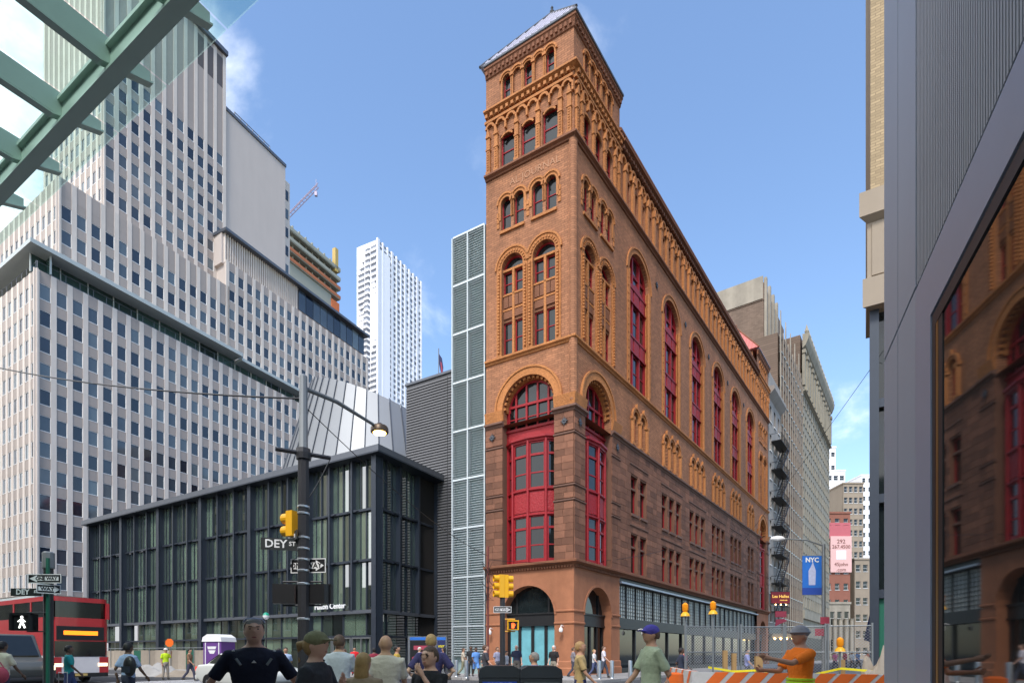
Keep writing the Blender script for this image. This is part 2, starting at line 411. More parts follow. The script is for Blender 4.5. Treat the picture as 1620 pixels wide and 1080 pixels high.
def blocks(M, x0, x1, z0, z1, ops=(), h=.43, y=-.035, lo=.7, hi=1.25):
    """ashlar courses: every stone a piece with an open joint round it"""
    n = max(1, round((z1 - z0) / h)); ch = (z1 - z0) / n
    for i in range(n):
        za, zb = z0 + i*ch, z0 + (i+1)*ch
        segs = [(x0, x1)]
        for a, b, c, d in ops:
            if c < zb - .05 and d > za + .05:
                segs = [s for p, q in segs for s in (((p, min(q, a)), (max(p, b), q)) if a < q and b > p else ((p, q),)) if s[1] - s[0] > .06]
        for p, q in segs:
            x = p
            while x < q - .01:
                L = random.uniform(lo, hi)
                if q - x - L < .35: L = q - x
                w = round(L, 2); d = random.choice((0, .004, .008))
                me = cached(('blk', w, round(ch, 3), d), lambda: G().add(
                    [(.004, .05, .004), (w-.004, .05, .004), (w-.004, .05, ch-.004), (.004, .05, ch-.004), (.008, -d, .008), (w-.008, -d, .008), (w-.008, -d, ch-.008), (.008, -d, ch-.008)],
                    [(4, 5, 6, 7), (0, 1, 5, 4), (1, 2, 6, 5), (2, 3, 7, 6), (3, 0, 4, 7)]).mesh('stone_block', [MT['brown_stone']]))
                BLK.append((me, M @ T(x, y, za))); x += L
STAR = G()
sp = []
for i in range(16):
    r = .27 if i % 4 == 0 else (.22 if i % 2 == 0 else .12); sp.append((r*math.sin(i*math.pi/8), r*math.cos(i*math.pi/8)))
STAR.prism(sp[::-1], -.06, 0); STAR.lathe([(.11, 0), (.08, .05), (.02, .07)], 8)
STARM = STAR.mesh('star_ornament', [MT['lead']])
CORN = [(0, 0), (.06, 0), (.1, .1), (.3, .2), (.36, .22), (.36, .34), (.28, .38), (0, .40)]
BELT = [(0, 0), (.08, .02), (.1, .1), (.2, .16), (.24, .18), (.24, .30), (.0, .36)]
THIN = [(0, 0), (.05, .02), (.09, .06), (.09, .13), (0, .17)]
def shift(pr, z, k=1): return [(p*k, z + q) for p, q in pr]
W6 = 6.3
def ornament_ring(g, cx, zs, r0, r1, zb, proj=.1, n=18):
    g.ring(cx, zs, r0, r1, -proj, .05, n=n); g.ring(cx, zs, r1 - .02, r1 + .1, -proj - .06, .05, n=n)
    if zs - zb > .05:
        for s in (-1, 1):
            a, b = sorted((cx + s*r0, cx + s*r1)); g.box(a, b, -proj, .05, zb, zs)
def beads(g, x, z0, z1, w=.14, y=-.16, step=.2):
    n = int((z1 - z0) / step)
    for i in range(n): g.box(x - w/2, x + w/2, y, .0, z0 + i*step + .03, z0 + (i+1)*step - .03)
def dentil_ring(g, cx, zs, r, d0, d1, n=17, w=.16, h=.14):
    for i in range(n):
        a = math.pi * (i + .5) / n; c, q = math.cos(a), math.sin(a)
        pts = [(cx + (r+dr)*c - t*q, zs + (r+dr)*q + t*c) for dr, t in ((-h, -w/2), (-h, w/2), (.02, w/2), (.02, -w/2))]
        g.prism(pts, d0, d1)

def tower_face(M, mt0, mt1, front=True):
    P = lambda n, g, m, **k: cpart(n, g, m, M, **k)
    # --- ground floor: wide stone arch with a shop front in it
    g = G().arch_cell(0, W6, 0, 6.75, 1.3, 5.0, .14, 3.85, .9); P('ground_wall', g, 'base_stone')
    g = G()
    for a, b in ((0, 1.3), (5.0, W6)):
        g.mould(a, b, [(0, .13), (.16, .13), (.16, .55), (.1, .62), (.1, .95), (.03, 1.02), (0, 1.02)], mt0 if a == 0 else 0, mt1 if b == W6 else 0)
        for z in (3.22, 3.95): g.mould(a, b, shift(THIN, z, .8), mt0 if a == 0 else 0, mt1 if b == W6 else 0)
    g.ring(3.15, 3.85, 1.85, 1.99, -.05, .03, n=20)
    P('plinth', g, 'base_stone')
    g = G().box(1.3, 5, .5, .7, 3.25, 4.0).box(1.3, 5, .42, .7, 3.92, 4.02).box(1.3, 5, .45, .7, 3.2, 3.3)
    for x in (1.95, 4.25): g.box(x, x+.12, .58, .7, 4.0, 5.65)
    for x in (1.3, 2.1, 3.05, 4.0, 4.8): g.box(x, x+.2, .58, .7, .14, 3.25)
    g.box(1.3, 5, .6, .7, .14, .5)
    P('shop_frame', g, 'black')
    for a, b in ((1.3, 1.95), (2.07, 4.25), (4.37, 5.0)):
        P('lunette_pane', G().add([(a, .66, 4), (b, .66, 4), (b, .66, 5.7), (a, .66, 5.7)], [(0, 1, 2, 3)]), 'glass')
    for k, (a, b) in enumerate(((1.5, 2.1), (2.3, 3.05), (3.25, 4.0), (4.2, 4.8))):
        P('shop_pane', G().add([(a, .66, .5), (b, .66, .5), (b, .66, 3.2), (a, .66, 3.2)], [(0, 1, 2, 3)]), 'poster' if front else 'glass')
    g = G().mould(0, W6, shift(CORN, 6.72), mt0, mt1)
    for i in range(32): g.box(.06 + i*.195, .16 + i*.195, -.16, .02, 6.66, 6.79)
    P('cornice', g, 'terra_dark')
    # --- two storeys of brownstone piers
    g = G().q(0, 1.3, 7.1, 16.1) or G()
    for a, b in ((0, 1.3), (5.0, W6)):
        g.q(a, b, 7.1, 16.1)
    g.add([(1.3, 0, 7.1), (1.3, .9, 7.1), (1.3, .9, 16.1), (1.3, 0, 16.1)], [(0, 1, 2, 3)]); g.add([(5, 0, 7.1), (5, .9, 7.1), (5, .9, 16.1), (5, 0, 16.1)], [(0, 3, 2, 1)])
    P('pier_wall', g, 'brown_joint')
    g = G()
    for a, b in ((0, 1.3), (5.0, W6)):
        m0, m1 = (mt0, 0) if a == 0 else (0, mt1)
        for z in (10.6, 11.5, 14.62): g.mould(a - (0 if a == 0 else .04), b + (.04 if a == 0 else 0), shift(THIN, z, 1.3), m0, m1)
        g.mould(a - (0 if a == 0 else .08), b + (.08 if a == 0 else 0), shift(BELT, 16.0, 1.1), m0, m1)
        for z0, z1 in ((7.14, 10.6), (10.8, 11.5), (11.7, 14.62), (14.85, 16.0)): blocks(M, a, b, z0, z1, y=-.06, lo=.5, hi=.9)
    P('pier_mouldings', g, 'cap_stone')
    for x in (.55, 5.72): part('star_ornament', STARM, None, corbin, M @ T(x, -.1, 15.42))
    # --- red bow window over two storeys
    plan = [(1.32, .62), (1.95, .16), (3.15, .0), (4.35, .16), (4.98, .62)]
    for (xa, ya), (xb, yb) in zip(plan, plan[1:]):
        L = math.hypot(xb-xa, yb-ya); F = M @ T(xa, ya, 0) @ RZ(math.atan2(yb-ya, xb-xa))
        for z, h in ((7.28, 2.8), (11.75, 2.95)): window(corbin, F @ T(.07, .02, z), L - .14, h, rail=.47, transom=.72, t=.1)
        part('red_panel', G().box(0, L, .04, .12, 10.05, 11.78).box(.12, L-.12, -.0, .05, 10.3, 11.5), MT['red_relief'], corbin, F)
        [part('red_sill', h, MT['red'], corbin, F) for h in islands(G().mould(0, L, shift(THIN, 10.02, .9), .2, .2).mould(0, L, shift(THIN, 11.6, .9), .2, .2).box(0, L, 0, .1, 7.1, 7.3).mould(0, L, shift(BELT, 14.68, .8), .2, .2))]
    g = G()
    for x, y in plan[1:-1]: g.tube([(x, y-.02, 7.1), (x, y-.02, 14.8)], .09, 8)
    for x in (1.36, 4.94): g.box(x-.07, x+.07, .5, .75, 7.1, 17.2)
    P('red_mullions', g, 'red')
    g = G().slab([p for p in plan] + [(4.98, .8), (1.32, .8)], 14.95, 15.0)
    g.box(1.3, 5, .5, .8, 14.9, 15.75).prism([(2.1, 15.02), (4.2, 15.02), (3.7, 15.4), (2.6, 15.4)], .3, .52)
    P('red_frieze', g, 'red_relief')
    # --- great arch
    g = G().arch_cell(0, W6, 16.1, 20.2, 1.3, 5.0, 16.1, 17.0, .75, n=24); P('arch_wall', g, 'brick')
    g = G(); ornament_ring(g, 3.15, 17.0, 1.85, 2.32, 16.9, n=26); dentil_ring(g, 3.15, 17.0, 1.85, .08, .5); g.ring(3.15, 17.0, 1.72, 1.85, .3, .75, n=24)
    for a, b in ((0, 1.3), (5.0, W6)):
        g.mould(a, b + (.06 if a == 0 else 0), [(0, 16.38), (.1, 16.38), (.2, 16.9), (.22, 17.02), (0, 17.1)], mt0 if a == 0 else 0, mt1 if b == W6 else 0)
    P('arch_moulding', g, 'terra')
    g = G().ring(3.15, 17.0, 1.6, 1.75, .5, .62, n=24)
    for x in (1.98, 2.75, 3.55, 4.32): g.box(x-.06, x+.06, .5, .62, 15.75, 17.0 + math.sqrt(max(.01, 1.7**2 - (x-3.15)**2)))
    g.box(1.35, 4.95, .48, .62, 17.25, 17.4).box(1.3, 5, .4, .62, 15.7, 15.86).box(1.4, 4.9, .54, .62, 16.5, 16.56)
    for x in (1.42, 4.88): g.box(x-.08, x+.08, .5, .62, 15.75, 17.1)
    aw = P('arched_window', g, 'red')
    for a, b in ((1.4, 1.92), (2.04, 2.69), (2.81, 3.49), (3.61, 4.26), (4.38, 4.9)):
        for z0, z1 in ((15.86, 17.25), (17.4, 18.75)):
            part('pane', G().add([(a, .6, z0), (b, .6, z0), (b, .6, z1), (a, .6, z1)], [(0, 1, 2, 3)]), MT['glass'], aw, M)
    # --- two storeys of paired sashes under twin arches
    P('sill_course', G().mould(0, W6, shift(BELT, 20.15, .9), mt0, mt1), 'terra')
    g = G()
    for a in (0, 3.15): g.arch_cell(a, a + 3.15, 20.2, 28.3, (1.22 if a == 0 else 3.5), (2.8 if a == 0 else 5.08), 20.55, 26.1, .45)
    P('wall', g, 'brick')
    g = G(); gd = G()
    for c in (2.01, 4.29):
        ornament_ring(g, c, 26.1, .79, 1.16, 20.55, proj=.06, n=18); dentil_ring(g, c, 26.1, .98, -.12, -.04, n=15, w=.1, h=.1)
        for x in (c - .97, c + .97): beads(g, x, 20.7, 26.0)
        g.box(c-.08, c+.08, .1, .4, 20.55, 26.1); g.box(c-.79, c+.79, .12, .4, 25.98, 26.12)
        gd.box(c-.79, c+.79, .2, .4, 22.75, 24.5)
        for k in range(4): gd.box(c-.72+k*.37, c-.4+k*.37, .12, .22, 23.65, 24.35)
        for k in range(2): gd.box(c-.72+k*.75, c-.05+k*.75, .12, .22, 22.95, 23.4)
        g.box(c-.79, c+.79, .1, .25, 24.4, 24.52).box(c-.79, c+.79, .12, .25, 23.45, 23.57)
        for s in (-1, 1):
            x = c - .77 if s < 0 else c + .08
            window(corbin, M @ T(x, .28, 20.58), .69, 2.17); window(corbin, M @ T(x, .28, 24.52), .69, 1.46)
        lw = P('lunette_window', G().ring(c, 26.12, .68, .8, .28, .38, n=14).box(c-.75, c+.75, .28, .38, 26.12, 26.2), 'red')
        part('pane', G().add([(c-.78, .36, 26.12), (c+.78, .36, 26.12), (c+.78, .36, 26.95), (c-.78, .36, 26.95)], [(0, 1, 2, 3)]), MT['glass'], lw, M)
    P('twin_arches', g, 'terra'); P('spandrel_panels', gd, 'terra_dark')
    # --- four little arched windows
    g = G(); xs = [3.15 - 1.62, 3.15 - .66, 3.15 + .66, 3.15 + 1.62]; cuts = [0, 2.01, 3.15, 4.29, W6]
    for x, a, b in zip(xs, cuts, cuts[1:]): g.arch_cell(a, b, 28.3, 32.25, x-.37, x+.37, 28.55, 30.3, .45, n=10)
    P('upper_wall', g, 'brick')
    g = G()
    for x in xs: ornament_ring(g, x, 30.3, .37, .56, 29.3, proj=.05, n=12); window(corbin, M @ T(x-.37, .2, 28.55), .74, 2.15)
    for c in (2.01, 4.29): g.box(c-.9, c+.9, -.12, .05, 28.38, 28.55)
    for x in (.95, 3.15, 5.35): beads(g, x, 28.8, 30.2, w=.18, y=-.05, step=.35)
    P('arch_mouldings', g, 'terra')
    # --- attic storey: three windows between pinnacled pilasters
    P('attic_band', G().mould(0, W6, shift(BELT, 32.2, 1.2), mt0, mt1), 'terra_dark')
    ops = [(x-.52, x+.52, 32.75, 34.8) for x in (1.62, 3.15, 4.68)]
    P('attic_wall', G().rect_wall(0, W6, 32.25, 36.4, ops, .45), 'brick')
    for o in ops: window(corbin, M @ T(o[0], .2, o[2]), 1.04, 2.05, rail=.5, t=.09)
    g = G()
    for x in (.25, .85, 2.38, 3.92, 5.45, 6.05):
        g.box(x-.13, x+.13, -.16, .02, 32.5, 34.9).box(x-.17, x+.17, -.2, .02, 32.5, 32.75).box(x-.17, x+.17, -.2, .02, 34.1, 34.2)
        g.prism([(x-.17, 34.9), (x+.17, 34.9), (x, 35.5)], -.22, .02)
        beads(g, x, 32.8, 34.1, w=.12, y=-.19, step=.16)
    for x in (1.62, 3.15, 4.68): g.ring(x, 34.3, .45, .56, -.05, .04, 35, 145, 8)
    for i in range(8):
        x = .4 + i*.786; g.ring(x, 35.5, .22, .36, -.18, .02, n=8).box(x+.33, x+.45, -.2, .02, 35.0, 35.55)
    g.box(0, W6, -.2, .02, 35.86, 36.02)
    P('attic_pilasters', g, 'terra')
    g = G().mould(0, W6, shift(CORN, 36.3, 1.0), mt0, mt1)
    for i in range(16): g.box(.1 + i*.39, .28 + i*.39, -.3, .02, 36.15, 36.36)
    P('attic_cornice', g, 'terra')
    # --- belfry storey under the eaves
    xs = [3.15 + k*.78 for k in (-2, -1, 0, 1, 2)]; cuts = [0] + [3.15 + k*.78 for k in (-1.5, -.5, .5, 1.5)] + [W6]
    g = G()
    for x, a, b in zip(xs, cuts, cuts[1:]): g.arch_cell(a, b, 36.6, 39.1, x-.3, x+.3, 36.95, 38.2, .4, n=10)
    P('belfry_wall', g, 'brick')
    g = G()
    for x in xs: ornament_ring(g, x, 38.2, .3, .42, 36.95, proj=.05, n=10)
    P('belfry_arches', g, 'terra')
    for k, x in enumerate(xs):
        if k % 2 == 0: window(corbin, M @ T(x-.3, .2, 36.95), .6, 1.55)
        else: P('blind_panel', G().box(x-.3, x+.3, .14, .3, 36.95, 38.55), 'brick')
    g = G().mould(0, W6, [(0, 38.85), (.08, 38.9), (.12, 39.1), (.2, 39.3), (.26, 39.35), (.26, 39.5), (0, 39.5)], mt0, mt1)
    for i in range(20): g.box(.08 + i*.315, .24 + i*.315, -.2, .02, 39.02, 39.28)
    P('eave_mouldings', g, 'terra_dark')
    P('gutter', G().mould(0, W6, [(0, 39.5), (.3, 39.5), (.33, 39.53), (.33, 39.64), (.28, 39.66), (0, 39.66)], mt0, mt1), 'steel_grey')

mk('poster', (.16, .42, .47), .2, var=.35, scale=1.2, spec=.7)
MTR = .92
tower_face(MA, 0, MTR)
tower_face(MB, MTR, 0, front=False)
FT = 45.9
tower_face(MB @ T(FT, 0, 0), 0, 0, front=False)
# letters left on the brick below the attic band
cpart('painted_letters', text_geo('AL JOURNAL', .62, .012), 'faded_letters', MA @ T(3.6, -.012, 31.45), label='faded pale capital letters on the brick')
# tower bodies and pyramid roofs
def tower_body(M, W, D, rm, nm):
    g = G().box(.05, W-.05, .5, D, 36.5, 39.5); part('tower_body', g, MT['brick'], corbin, M)
    g = G(); e = .3; apex = (W/2, D/2, 44.7)
    c = [(-e, -e, 39.67), (W+e, -e, 39.67), (W+e, D+e, 39.67), (-e, D+e, 39.67)]
    g.add(c + [apex], [(0, 1, 4), (1, 2, 4), (2, 3, 4), (3, 0, 4), (3, 2, 1, 0)])
    rf = part('roof', g, MT[rm], corbin, M)
    s = G()
    for a, b in ((0, 1), (1, 2), (2, 3), (3, 0)):
        A, B, C = Vector(c[a]), Vector(c[b]), Vector(apex)
        for i in range(0, 17):
            f = i/16; p = A.lerp(B, f); tt = 1 - abs(2*f-1); q = p.lerp(C.lerp(p, 0), 0)
            mid = A.lerp(B, .5); q = p + (C - mid) * tt
            s.tube([p + Vector((0, 0, .03)), q + Vector((0, 0, .03))], .035, 4)
    part('seam', s, MT[rm], rf, M, kind='stuff')
    g = G()
    for k in range(4): g.tube([c[k], apex], .09, 5)
    g.lathe([(.12, 0), (.16, .1), (.05, .25), (.1, .35), (0.01, .5)], 8, apex)
    part('hip_cap', g, MT[nm], rf, M)
MTA = MA
tower_body(MA, 6.3, 6.6, 'roof_metal', 'lead')
tower_body(MB @ T(FT, 0, 0), 6.3, 6.6, 'roof_pink', 'terra_dark')
# --- six bays along the side street
BW = 6.6; X0 = 6.3
cnt = [2, 3, 3, 3, 3, 2]
for k in range(6):
    x0 = X0 + k*BW; c = x0 + BW/2; x1 = x0 + BW; n = cnt[k]
    P = lambda nme, g, m, **kw: cpart(nme, g, m, MB, **kw)
    w = 1.2; pitch = 1.62; xs = [c + (i - (n-1)/2)*pitch - (.1 if k == 0 else 0) for i in range(n)]
    ops = [(x-w/2, x+w/2, z, z+2.75) for x in xs for z in (7.25, 11.45)]
    P('lower_wall', G().rect_wall(x0, x1, 7.1, 16.05, ops, .55), 'brown_joint')
    blocks(MB, x0, x1, 7.15, 16.0, ops)
    g = G()
    for x in xs:
        for z in (7.25, 11.45): window(corbin, MB @ T(x-w/2, .24, z), w, 2.75, transom=.68, rail=None, t=.1)
        g.box(x-w/2-.06, x+w/2+.06, -.14, .1, 11.27, 11.45)
        for z in (9.12, 13.32): g.box(x-w/2, x+w/2, .12, .3, z-.06, z+.08)
    for z in (10.55, 14.9): g.mould(xs[0]-w/2-.25, xs[-1]+w/2+.25, shift(THIN, z, 1.1))
    P('window_trim', g, 'cap_stone')
    # arcade of slim arches
    g = G(); m = .95; ax = [c + (i - (n-1)/2)*1.28 for i in range(n)]
    cu = [x0] + [(p+q)/2 for p, q in zip(ax, ax[1:])] + [x1]
    for x, a, b in zip(ax, cu, cu[1:]): g.arch_cell(a, b, 16.05, 20.2, x-.42, x+.42, 16.45, 18.5, .5, n=12)
    P('arcade_wall', g, 'brick')
    g = G()
    for x in ax:
        ornament_ring(g, x, 18.5, .42, .62, 18.2, proj=.08, n=12); window(corbin, MB @ T(x-.42, .22, 16.45), .84, 2.5, rail=.45)
        g.prism([(x-.1, 19.1), (x+.1, 19.1), (x, 19.5)], -.16, 0)
    for x in cu[1:-1] + [ax[0]-.64, ax[-1]+.64]:
        g.tube([(x, -.04, 16.4), (x, -.04, 18.25)], .17, 8).box(x-.24, x+.24, -.2, .05, 18.2, 18.42).box(x-.24, x+.24, -.2, .05, 16.36, 16.55)
    P('arcade', g, 'terra')
    # tall arch through three storeys
    P('tall_wall', G().arch_cell(x0, x1, 20.2, 32.25, c-1.8, c+1.8, 20.6, 28.7, .8, n=20), 'brick')
    g = G(); ornament_ring(g, c, 28.7, 1.8, 2.12, 20.6, proj=.05, n=22)
    for x in (c-1.8, c+1.8): g.tube([(x, .02, 20.6), (x, .02, 28.7)], .13, 8)
    for s in (-1, 1):
        beads(g, c + s*1.97, 20.8, 28.6, w=.16, y=-.09, step=.55)
        a, b = sorted((c + s*1.8, c + s*1.72)); g.box(a, b, .15, .8, 20.6, 28.7)
    P('tall_arch', g, 'terra')
    g = G()
    for x in (c-1.7, c-.6, c+.6, c+1.7): g.box(x-.1, x+.1, .25, .47, 20.6, 28.7 + math.sqrt(max(.05, 1.7**2 - (x-c)**2)))
    g.ring(c, 28.7, 1.62, 1.8, .25, .47, n=18)
    for z0, z1 in ((23.3, 24.5), (26.9, 28.0)): g.box(c-1.8, c+1.8, .27, .45, z0, z1).box(c-1.8, c+1.8, .17, .45, z1-.12, z1+.02).box(c-1.8, c+1.8, .17, .45, z0, z0+.1)
    g.prism([(c-1.6, 28.0), (c+1.6, 28.0), (c, 28.45)], .2, .45)
    g.box(c-1.8, c+1.8, .25, .47, 20.55, 20.75).box(c-1.7, c+1.7, .3, .45, 29.0, 29.1)
    rg = P('red_frame', g, 'red')
    for z0, z1 in ((23.45, 24.35), (27.05, 27.85)):
        for a in (-1.1, 0, 1.1): part('red_panel', G().box(c+a-.42, c+a+.42, .21, .3, z0, z1), MT['red_relief'], rg, MB)
    for a in (-1.15, 0, 1.15):
        for z, h in ((20.75, 2.55), (24.52, 2.38), (28.1, 2.3)): window(corbin, MB @ T(c+a-.48, .33, z), .96, h, rail=.5, t=.08)
    # attic
    xs4 = [c + (i-1.5)*1.3 for i in range(4)]
    ops = [(x-.4, x+.4, 32.8, 34.75) for x in xs4]
    P('attic_wall', G().rect_wall(x0, x1, 32.25, 36.4, ops, .45), 'brick')
    for o in ops: window(corbin, MB @ T(o[0], .17, o[2]), .8, 1.95, t=.09)
    g = G()
    for x in [c + (i-2)*1.3 for i in range(5)]:
        g.box(x-.15, x+.15, -.2, .02, 32.5, 34.9).box(x-.2, x+.2, -.24, .02, 32.5, 32.75).prism([(x-.2, 34.9), (x+.2, 34.9), (x, 35.5)], -.26, .02)
    for i in range(8): g.ring(x0 + .41 + i*.825, 35.5, .24, .38, -.18, .02, n=8).box(x0 + .75 + i*.825, x0 + .9 + i*.825, -.2, .02, 34.95, 35.55)
    P('attic_pilasters', g, 'terra')
    if k % 1 == 0 and k > 0: part('star_ornament', STARM, None, corbin, MB @ T(x0, -.03, 30.2))
    P('sill_course', G().mould(x0, x1, shift(BELT, 20.15, .9)), 'terra')
    P('belt_course', G().mould(x0, x1, shift(BELT, 16.0, .9)), 'cap_stone')
    P('attic_band', G().mould(x0, x1, shift(BELT, 32.2, 1.2)), 'terra_dark')
    g = G().mould(x0, x1, shift(CORN, 36.3, 1.25))
    for i in range(17): g.box(x0 + .1 + i*.388, x0 + .3 + i*.388, -.3, .02, 36.12, 36.36)
    P('attic_cornice', g, 'terra_dark')
    g = G().box(x0, x1, -.05, .5, 36.7, 37.35).mould(x0, x1, [(.05, 37.3), (.16, 37.34), (.16, 37.5), (.05, 37.6), (-.5, 37.6), (-.5, 37.3)])
    for i in range(14): g.box(x0 + .08 + i*.47, x0 + .38 + i*.47, -.14, .0, 36.78, 37.25)
    P('parapet', g, 'terra_dark')
    g = G().mould(x0, x1, shift(CORN, 6.72)); P('cornice', g, 'terra_dark')
    # shop front: grid windows over a dark band
    g = G().box(x0, x1, .12, .5, 6.25, 6.75).box(x0, x1, .12, .5, 3.2, 3.95).box(x0, x1, .2, .5, .13, .45)
    for i in range(5): g.box(x0 + i*1.65 - .05, x0 + i*1.65 + .05, .22, .34, 3.95, 6.3)
    for i in range(3): g.box(x0 + i*3.3 - .08, x0 + i*3.3 + .08, .28, .42, .4, 3.25)
    for i in range(4):
        for j in range(1, 4): g.box(x0 + i*1.65 + .08 + j*.37 - .012, x0 + i*1.65 + .08 + j*.37 + .012, .29, .315, 3.95, 6.25)
        for j in range(1, 9): g.box(x0 + i*1.65 + .08, x0 + (i+1)*1.65 - .08, .28, .31, 3.95 + j*.26 - .014, 3.95 + j*.26 + .014)
    P('shop_frame', g, 'black')
    P('shop_beam', G().mould(x0, x1, [(0, 6.3), (.18, 6.3), (.18, 6.42), (0, 6.46)]), 'blue_steel')
    for i in range(4): P('transom_pane', G().add([(x0+i*1.65, .32, 3.95), (x0+(i+1)*1.65, .32, 3.95), (x0+(i+1)*1.65, .32, 6.3), (x0+i*1.65, .32, 6.3)], [(0, 1, 2, 3)]), 'milk_glass')
    for i in range(2): P('shop_pane', G().add([(x0+i*3.3, .4, .4), (x0+(i+1)*3.3, .4, .4), (x0+(i+1)*3.3, .4, 3.3), (x0+i*3.3, .4, 3.3)], [(0, 1, 2, 3)]), 'glass')
# rounded brick quoin on the street corner, core and flat roof
g = G().tube([(0, .12, 16.6), (0, .12, 32.2)], .26, 12); part('corner_quoin', g, MT['brick'], corbin, T(C0.x, C0.y, 0) @ RZ(math.atan2(.26, .97)), smooth=True)
def off(p, d): return (p[0] + d.x, p[1] + d.y)
ia = -NA; ib = -NB
core = [pA(.95, -1.0), pB(51.2, -1.0), pB(51.2, -6.5), pA(6.2, -1.0)]
part('core', G().slab([pB(.8, -1.05), pB(52.1, -1.05), pB(52.1, -6.4), pA(6.1, -1.2), pA(.9, -1.0)], .1, 36.6), MT['inside'], corbin, Matrix())  # dark box added inside: blocks light and reads as unlit rooms
part('flat_roof', G().slab([pB(6.3, -.5), pB(45.9, -.5), pB(45.9, -6.4), pB(6.3, -6.4)], 36.62, 36.8), MT['concrete'], corbin, Matrix())
part('rear_wall', G().slab([pA(6.3, -.5), pA(6.3, -.9), pB(52.2, -6.6), pB(52.2, -6.45)], .1, 37.3), MT['brick'], corbin, Matrix())
part('end_wall', G().slab([pB(52.15, 0), pB(52.2, 0), pB(52.2, -6.4), pB(52.15, -6.4)], .1, 39.4), MT['brick'], corbin, Matrix())
pool(corbin, 'stone_block', BLK, [MT['brown_stone']])
# ------------------------------------------------------------------ white office block with setbacks
W0 = Vector((-61.1, 73.1)); K2 = Vector((-62.8, 78.8)); K3 = Vector((-62.5, 87.0))
office = top('office_building', 'white stone office block with stepped setbacks and rows of small square windows', 'building', (W0.x, W0.y, 0))
OW, OP, OS = [], [], []
PIT, PW, RH = 1.88, .64, 3.4
def owin(w, h, d=.05):
    def f():
        g = G(); t = .045
        g.box(0, w, -d, .06, -.07, 0, 0).box(0, t, -.01, .08, 0, h, 0).box(w-t, w, -.01, .08, 0, h, 0).box(t, w-t, -.01, .08, h-t, h, 0)
        g.add([(t, .05, 0), (w-t, .05, 0), (w-t, .05, h), (t, .05, h)], [(0, 1, 2, 3)], 1)
        return g.mesh('window', [MT['white'], MT['glass_blue']])
    return cached(('ow', w, h), f)
def office_face(M, nc, z0, nrow, ztop, skip=lambda c, r: False):
    w = PIT - PW
    pm = cached(('op', round(ztop - z0, 2)), lambda: G().box(-PW/2, PW/2, -.09, .1, 0, ztop - z0).mesh('pier', [MT['white_pier']]))
    for c in range(nc + 1): OP.append((pm, M @ T(c*PIT, 0, z0)))
    for c in range(nc):
        x = c*PIT + PW/2
        for r in range(nrow):
            z = z0 + r*RH
            if skip(c, r): continue
            OW.append((owin(w, 1.95), M @ T(x, .0, z + .75)))
            OS.append((cached(('os', w), lambda: G().box(0, w, -.03, .1, 0, RH - 1.95 - .1).mesh('spandrel_panel', [MT['grey_panel']])), M @ T(x, 0, z + 2.72)))
        OS.append((cached(('os0', w), lambda: G().box(0, w, -.03, .1, 0, .65).mesh('spandrel_panel', [MT['grey_panel']])), M @ T(x, 0, z0)))
        zt = z0 + nrow*RH + .65
        if ztop - zt > .1: OS.append((cached(('os1', round(ztop-zt, 2)), lambda: G().box(0, w, -.03, .1, 0, ztop - zt).mesh('spandrel_panel', [MT['grey_panel']])), M @ T(x, 0, zt)))
def op(name, g, m, M, **k): return part(name, g, MT[m], office, M, **k)
def mass(pts, z0, z1): op('mass', G().slab(pts, z0, z1), 'tan_wall', Matrix())
def rectpts(o, du, dw, off=.12):
    a = o + U*off + Wd*off; b = o + U*off + Wd*(dw - off); c = o + U*(du - off) + Wd*(dw - off); d = o + U*(du - off) + Wd*off
    return [tuple(p) for p in (a, b, c, d)]
# base block
nR = 25; MR1 = fmat(W0, Wd); ML1 = fmat(W0 + U*(PIT*14), -U)
office_face(MR1, nR, 9.2, 12, 50.9); office_face(ML1, 14, 9.2, 12, 50.9)
mass(rectpts(W0, 30, nR*PIT), 0, 51.0)
for M, L in ((MR1, nR*PIT), (ML1, PIT*14)):
    g = G(); n = int(L/3.2)
    for i in range(n+1): g.box(i*L/n-.06, i*L/n+.06, 1.4, 1.6, 51, 53.4)
    op('ribbon_frame', g, 'pale_trim', M, kind='stuff')
    for i in range(n): op('ribbon_pane', G().add([(i*L/n, 1.55, 51), ((i+1)*L/n, 1.55, 51), ((i+1)*L/n, 1.55, 53.4), (i*L/n, 1.55, 53.4)], [(0, 1, 2, 3)]), 'glass_green', M)
    g = G().tube([(0, .1, 52.0), (L, .1, 52.0)], .04, 5)
    for i in range(n*2+1): g.tube([(i*L/n/2, .1, 50.9), (i*L/n/2, .1, 52.0)], .03, 4)
    op('terrace_rail', g, 'steel_grey', M, kind='stuff')
    op('storefront', G().box(0, L, -.2, .1, 7.6, 9.0).box(0, L, .2, .4, 0, 7.6), 'pale_trim', M)
e = 1.0
op('ledge', G().slab([tuple(W0 - U*e - Wd*e), tuple(W0 - U*e + Wd*30), tuple(W0 + U*31 + Wd*30), tuple(W0 + U*31 - Wd*e)], 53.4, 53.95), 'pale_trim', Matrix())
op('ledge', G().slab([tuple(W0 - U*.6 + Wd*30.1), tuple(W0 - U*.6 + Wd*nR*PIT), tuple(W0 + U*8 + Wd*nR*PIT), tuple(W0 + U*8 + Wd*30.1)], 52.9, 53.4), 'pale_trim', Matrix())
